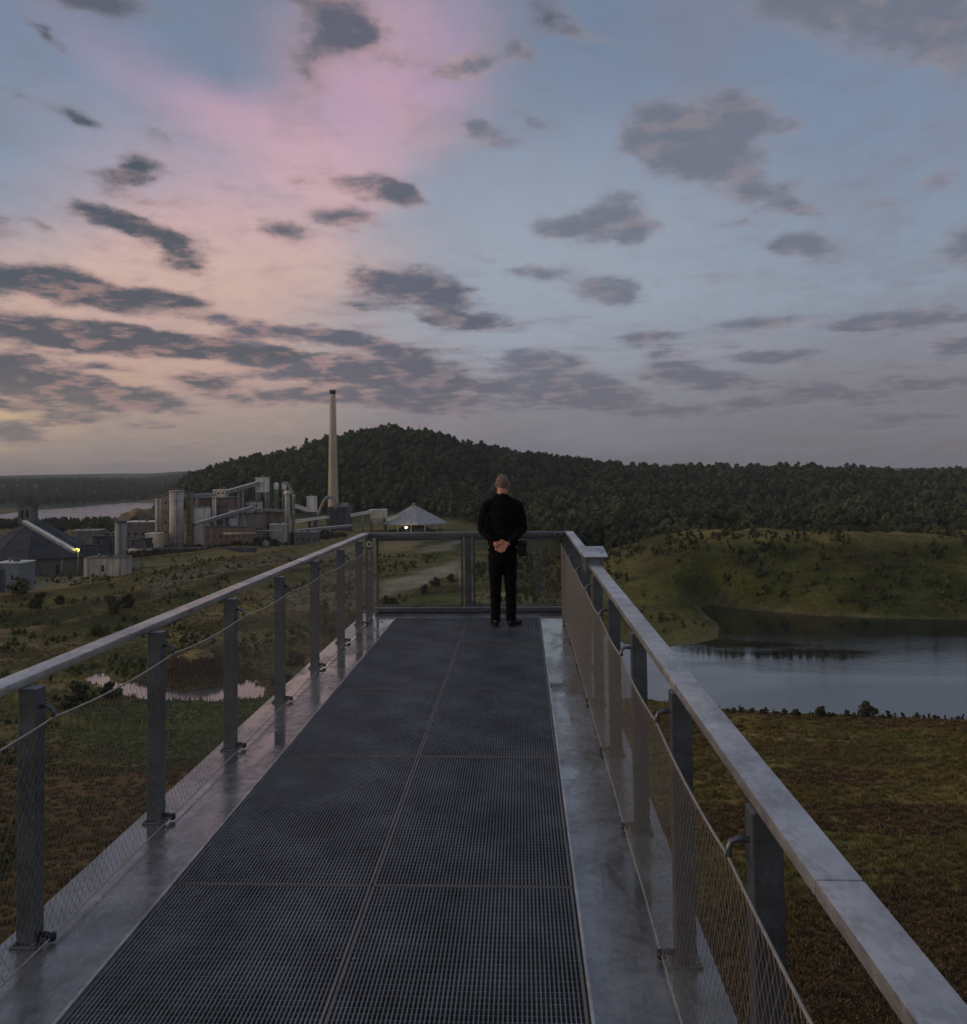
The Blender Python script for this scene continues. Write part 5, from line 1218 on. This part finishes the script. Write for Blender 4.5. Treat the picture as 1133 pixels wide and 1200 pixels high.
# ochre grass along the banks and terraces of the left slope
x, y = pts(30000, 190, 440, -.64, .12); nn = fbm2(x, y * 1.5, 26, 4, 551)
keep = (nn > -.02) & (poly_sd(x, y, gpl([(440,706),(443,684),(545,652),(545,676),(500,692),(468,700)], -42)) > 1) & (poly_sd(x, y, LAKE) > 3)
P = with_z(x, y, keep, .03); scatter('terrace_grass', 'pale dry grass on the terraces of the left slope', P, .6 + .9 * nrg.random(len(P)), DRYS, nrg.uniform(.3, .7, len(P)))
x, y = pts(9000, 225, 400, .0, .64); nn = fbm2(x, y, 22, 4, 561)
keep = (poly_sd(x, y, LAKE) > 2.5) & (nn > -.06); P = with_z(x, y, keep, .03); scatter('mound_grass', 'rough grass on the mound beyond the lake', P, .5 + .8 * nrg.random(len(P)), TUFTS, nrg.uniform(.3, .6, len(P)))
# ------------------------------------------------------------------ the person at the end of the walkway
SKIN = material('skin', (0.66, 0.29, 0.185), 0.55, 0, 0.12, 14)
KNIT = material('black_knit', (0.007, 0.0066, 0.0072), 0.95, 0, 0.3, 30, None, 0.4, 160, None, 0.15)
CLOTH = material('black_cloth', (0.0062, 0.0062, 0.0068), 0.92, 0, 0.25, 20, None, 0.3, 120, None, 0.15)
SHOE = material('black_leather', (0.012, 0.012, 0.012), 0.42, 0, 0.3, 12)
HAIR = material('short_grey_hair', (0.25, 0.175, 0.135), 0.85, 0, 0.35, 60, None, 0.6, 220)
BAGM = material('black_bag_cloth', (0.011, 0.011, 0.012), 0.7, 0, 0.3, 16)
def capsule(bm, a, ra, b, rb, seg=14):
    a, b = Vector(a), Vector(b); d = b - a
    if d.length < 1e-5: return
    for c_, r_ in ((a, ra), (b, rb)):
        q = bmesh.new(); bmesh.ops.create_icosphere(q, subdivisions=2, radius=r_); merge(bm, q, Matrix.Translation(c_))
    q = bmesh.new(); bmesh.ops.create_cone(q, segments=seg, radius1=ra, radius2=rb, depth=d.length, cap_ends=True)
    merge(bm, q, Matrix.Translation((a + b) / 2) @ d.to_track_quat('Z', 'Y').to_matrix().to_4x4())
def ell(bm, c, r, rot=None):
    q = bmesh.new(); bmesh.ops.create_icosphere(q, subdivisions=3, radius=1)
    mt = Matrix.Translation(c) @ (rot.to_4x4() if rot else Matrix.Identity(4)) @ Matrix.Diagonal((*r, 1)); merge(bm, q, mt)
def chain(bm, ps):
    for (a, ra), (b, rb) in zip(ps, ps[1:]): capsule(bm, a, ra, b, rb)
def skinned(name, bm, mat, parent, voxel, smooths=4, wrinkle=0.0):
    """grow one closed skin over the joined volumes"""
    me = bpy.data.meshes.new(name); bm.to_mesh(me); bm.free(); o = bpy.data.objects.new(name, me); C.objects.link(o)
    m1 = o.modifiers.new('r', 'REMESH'); m1.mode = 'VOXEL'; m1.voxel_size = voxel
    m2 = o.modifiers.new('s', 'SMOOTH'); m2.factor = .5; m2.iterations = smooths
    dg = bpy.context.evaluated_depsgraph_get(); nm = bpy.data.meshes.new_from_object(o.evaluated_get(dg), depsgraph=dg)
    bpy.data.objects.remove(o); bpy.data.meshes.remove(me)
    if wrinkle:
        nm.update(); nn_ = [v.normal.copy() for v in nm.vertices]
        for v, n_ in zip(nm.vertices, nn_):
            c = v.co; k = mnoise.noise(Vector((c.x * 7 + 3, c.y * 7, c.z * 16 + c.x * 9))) + .6 * mnoise.noise(Vector((c.x * 16, c.y * 16 + 5, c.z * 30 - c.x * 14)))
            v.co = c + n_ * (k * wrinkle)
    nm.name = name; nm.materials.clear(); nm.materials.append(mat); nm.polygons.foreach_set('use_smooth', [True] * len(nm.polygons))
    return link_mesh(name, nm, parent)
foot = at(590, 733, 10.25)
man = empty('person', (foot.x, 10.25, .002), 'person in black sweater and trousers seen from behind, hands clasped behind the back', 'person')
man.scale = (.945, .97, 1.0)
# skin: head, neck, limbs, hands as one body
b = bmesh.new()
hd = Vector((.008, .035, 1.70))
ell(b, hd, (.079, .097, .102)); ell(b, hd + Vector((-.002, .012, -.05)), (.062, .075, .072)); ell(b, hd + Vector((0, -.028, -.045)), (.056, .05, .06))
capsule(b, hd + Vector((-.004, .085, -.035)), .012, hd + Vector((-.005, .108, -.05)), .013)                # nose
ell(b, hd + Vector((0, .082, -.078)), (.025, .012, .009)); ell(b, hd + Vector((0, .07, -.112)), (.03, .024, .02))  # mouth, chin
for s in (-1, 1):
    ell(b, hd + Vector((s * .085, -.006, -.022)), (.010, .020, .033), Matrix.Rotation(R(12 * s), 3, 'Z'))          # ears
    ell(b, hd + Vector((s * .03, .083, -.005)), (.014, .010, .008))                                              # brow and eye
capsule(b, (.004, .012, 1.66), .058, (0, -.012, 1.50), .064)
chain(b, [((0, 0, 1.50), .07), ((0, 0, 1.30), .10), ((0, 0, 1.0), .09), ((0, 0, .93), .09)])
EL, ER = Vector((-.262, -.02, 1.165)), Vector((.262, -.02, 1.165))
WL, WR = Vector((-.088, -.178, 1.005)), Vector((.082, -.182, .995))
for sh, el_, wr in ((Vector((-.185, 0, 1.44)), EL, WL), (Vector((.185, 0, 1.44)), ER, WR)):
    chain(b, [((0, 0, 1.45), .06), (sh, .052), (el_, .04), (wr, .027)])
for s in (-1, 1): chain(b, [((s * .07, 0, .93), .08), ((s * .092, .005, .52), .052), ((s * .095, -.012, .09), .036), ((s * .1, .06, .05), .03)])
def finger(bm, base, dirs, lens, r0):
    p = Vector(base); r_ = r0
    for d, l in zip(dirs, lens):
        q = p + Vector(d).normalized() * l; capsule(bm, p, r_, q, r_ * .92, 10); p = q; r_ *= .92
# right hand lies palm outwards; the left hand reaches across below and holds its fingers
pr = Vector((.012, -.218, .985))
chain(b, [(WR, .026), (pr + Vector((.035, .012, .006)), .024)])
for k in range(4): capsule(b, pr + Vector((.045, .012, .022 - .016 * k)), .0135, pr + Vector((-.028, .0, .034 - .021 * k)), .0125, 10)
for k, L in enumerate((.036, .042, .039, .030)):
    finger(b, pr + Vector((-.028, .0, .034 - .021 * k)), ((-1, -.12, -.12), (-.9, -.35, -.35), (-.4, -.6, -.5)), (L, L * .7, L * .5), .0092)
finger(b, pr + Vector((.03, -.004, .03)), ((-.75, -.55, .55), (-.95, -.3, .1)), (.042, .034), .0105)
plh = Vector((-.034, -.232, .944))
chain(b, [(WL, .026), (plh + Vector((-.045, .022, .03)), .024)])
for k in range(4): capsule(b, plh + Vector((-.045, .018, .030 - .015 * k)), .0135, plh + Vector((.026, -.006, .018 - .020 * k)), .0125, 10)
for k, L in enumerate((.035, .041, .038, .029)):
    finger(b, plh + Vector((.026, -.006, .018 - .020 * k)), ((1, -.1, .22), (.85, -.05, .6), (.3, .3, .8)), (L, L * .7, L * .5), .0092)
finger(b, plh + Vector((-.03, -.008, .03)), ((.6, -.6, .65), (.95, -.2, .3)), (.042, .034), .0105)
skinned('body', b, SKIN, man, .0045, 1)
# hair: close crop over the skull
b = bmesh.new(); ell(b, hd + Vector((0, -.010, .012)), (.083, .096, .099)); ell(b, hd + Vector((0, -.045, -.035)), (.058, .045, .055))
hr = skinned('hair', b, HAIR, man, .006, 2)
# sweater
b = bmesh.new()
ell(b, (0, .0, 1.27), (.203, .126, .25)); ell(b, (0, -.005, 1.42), (.19, .105, .10)); ell(b, (0, .01, 1.07), (.198, .138, .19)); ell(b, (0, .01, .985), (.192, .135, .085))
capsule(b, (-.05, -.004, 1.515), .062, (.05, -.004, 1.515), .062); capsule(b, (0, -.012, 1.50), .075, (0, -.008, 1.545), .070)
for s, sh, el_, wr in ((-1, Vector((-.195, -.005, 1.425)), EL, WL), (1, Vector((.195, -.005, 1.425)), ER, WR)):
    capsule(b, (s * .07, -.005, 1.495), .055, sh, .072)
    chain(b, [(sh, .075), (sh.lerp(el_, .5) + Vector((s * .012, 0, 0)), .068), (el_, .058), (el_.lerp(wr, .5) + Vector((0, -.012, -.012)), .050), (el_.lerp(wr, .93), .038)])
capsule(b, (-.17, -.03, 1.32), .06, (-.18, -.05, 1.10), .055); capsule(b, (.17, -.03, 1.32), .06, (.18, -.05, 1.10), .055)
sw = skinned('sweater', b, KNIT, man, .009, 3, .007)
b = bmesh.new()
for k in range(26):
    a = 2 * math.pi * k / 26; a2 = 2 * math.pi * (k + 1) / 26
    tube(b, [(.180 * math.cos(a), .01 + .128 * math.sin(a), .905), (.180 * math.cos(a2), .01 + .128 * math.sin(a2), .905)], .014, 6)
# trousers
b2 = bmesh.new(); ell(b2, (0, .01, .90), (.183, .130, .10)); ell(b2, (0, -.02, .82), (.172, .135, .12))
for s in (-1, 1):
    chain(b2, [((s * .082, .0, .84), .105), ((s * .088, .004, .66), .092), ((s * .094, .012, .50), .074), ((s * .096, .004, .30), .068), ((s * .0985, -.004, .14), .063), ((s * .100, .002, .075), .064)])
capsule(b2, (0, .0, .78), .08, (0, 0, .66), .045)
skinned('trousers', b2, CLOTH, man, .009, 2, .008)
obj('hem_band', b, KNIT, sw, True)
# shoes
for s, tw in ((-1, 8), (1, -34)):
    b = bmesh.new(); ell(b, (0, -.01, .055), (.042, .062, .05)); ell(b, (0, .09, .042), (.046, .085, .036)); ell(b, (0, .15, .036), (.044, .055, .03)); capsule(b, (0, -.015, .06), .043, (0, -.012, .115), .042)
    sh = skinned('shoe', b, SHOE, man, .007, 2); sh.location = (s * .100 + (.012 if s > 0 else 0), 0, 0); sh.rotation_euler.z = R(tw)
    b = bmesh.new(); n = 20
    lo = [b.verts.new(((.047 * math.cos(a)), .065 + .135 * math.sin(a), 0)) for a in (2 * math.pi * k / n for k in range(n))]; hi = [b.verts.new(v.co + Vector((0, 0, .02))) for v in lo]
    for k in range(n): b.faces.new((lo[k], lo[(k + 1) % n], hi[(k + 1) % n], hi[k]))
    b.faces.new(lo[::-1]); b.faces.new(hi); obj('sole', b, BLACKM, sh)
# spectacle arm at the left temple
b = bmesh.new(); tube(b, [hd + Vector((-.082, -.005, .006)), hd + Vector((-.08, .085, .004))], .0022, 5); tube(b, [hd + Vector((.082, -.005, .006)), hd + Vector((.08, .085, .004))], .0022, 5)
for s in (-1, 1): ring(b, hd + Vector((s * .036, .098, -.002)), .024, .002, 'Y')
obj('glasses', b, BLACKM, man)
# the bag at the right hip
bag = empty('shoulder_bag', (foot.x + .228, 10.27, .93), 'small black bag hanging at the right hip of the person in black', 'bag')
b = bmesh.new(); box(b, -.050, .062, -.10, .10, -.095, .085, .035); obj('pouch', b, BAGM, bag, True, 60)
b = bmesh.new(); box(b, -.056, .068, -.107, .107, .02, .094, .03); obj('flap', b, BAGM, bag, True, 60)
b = bmesh.new(); tube(b, [(.045, -.09, .0), (.062, -.11, -.05), (.058, -.11, -.13), (.035, -.10, -.165), (.03, -.10, -.12)], .009, 7); obj('strap_end', b, BAGM, bag)
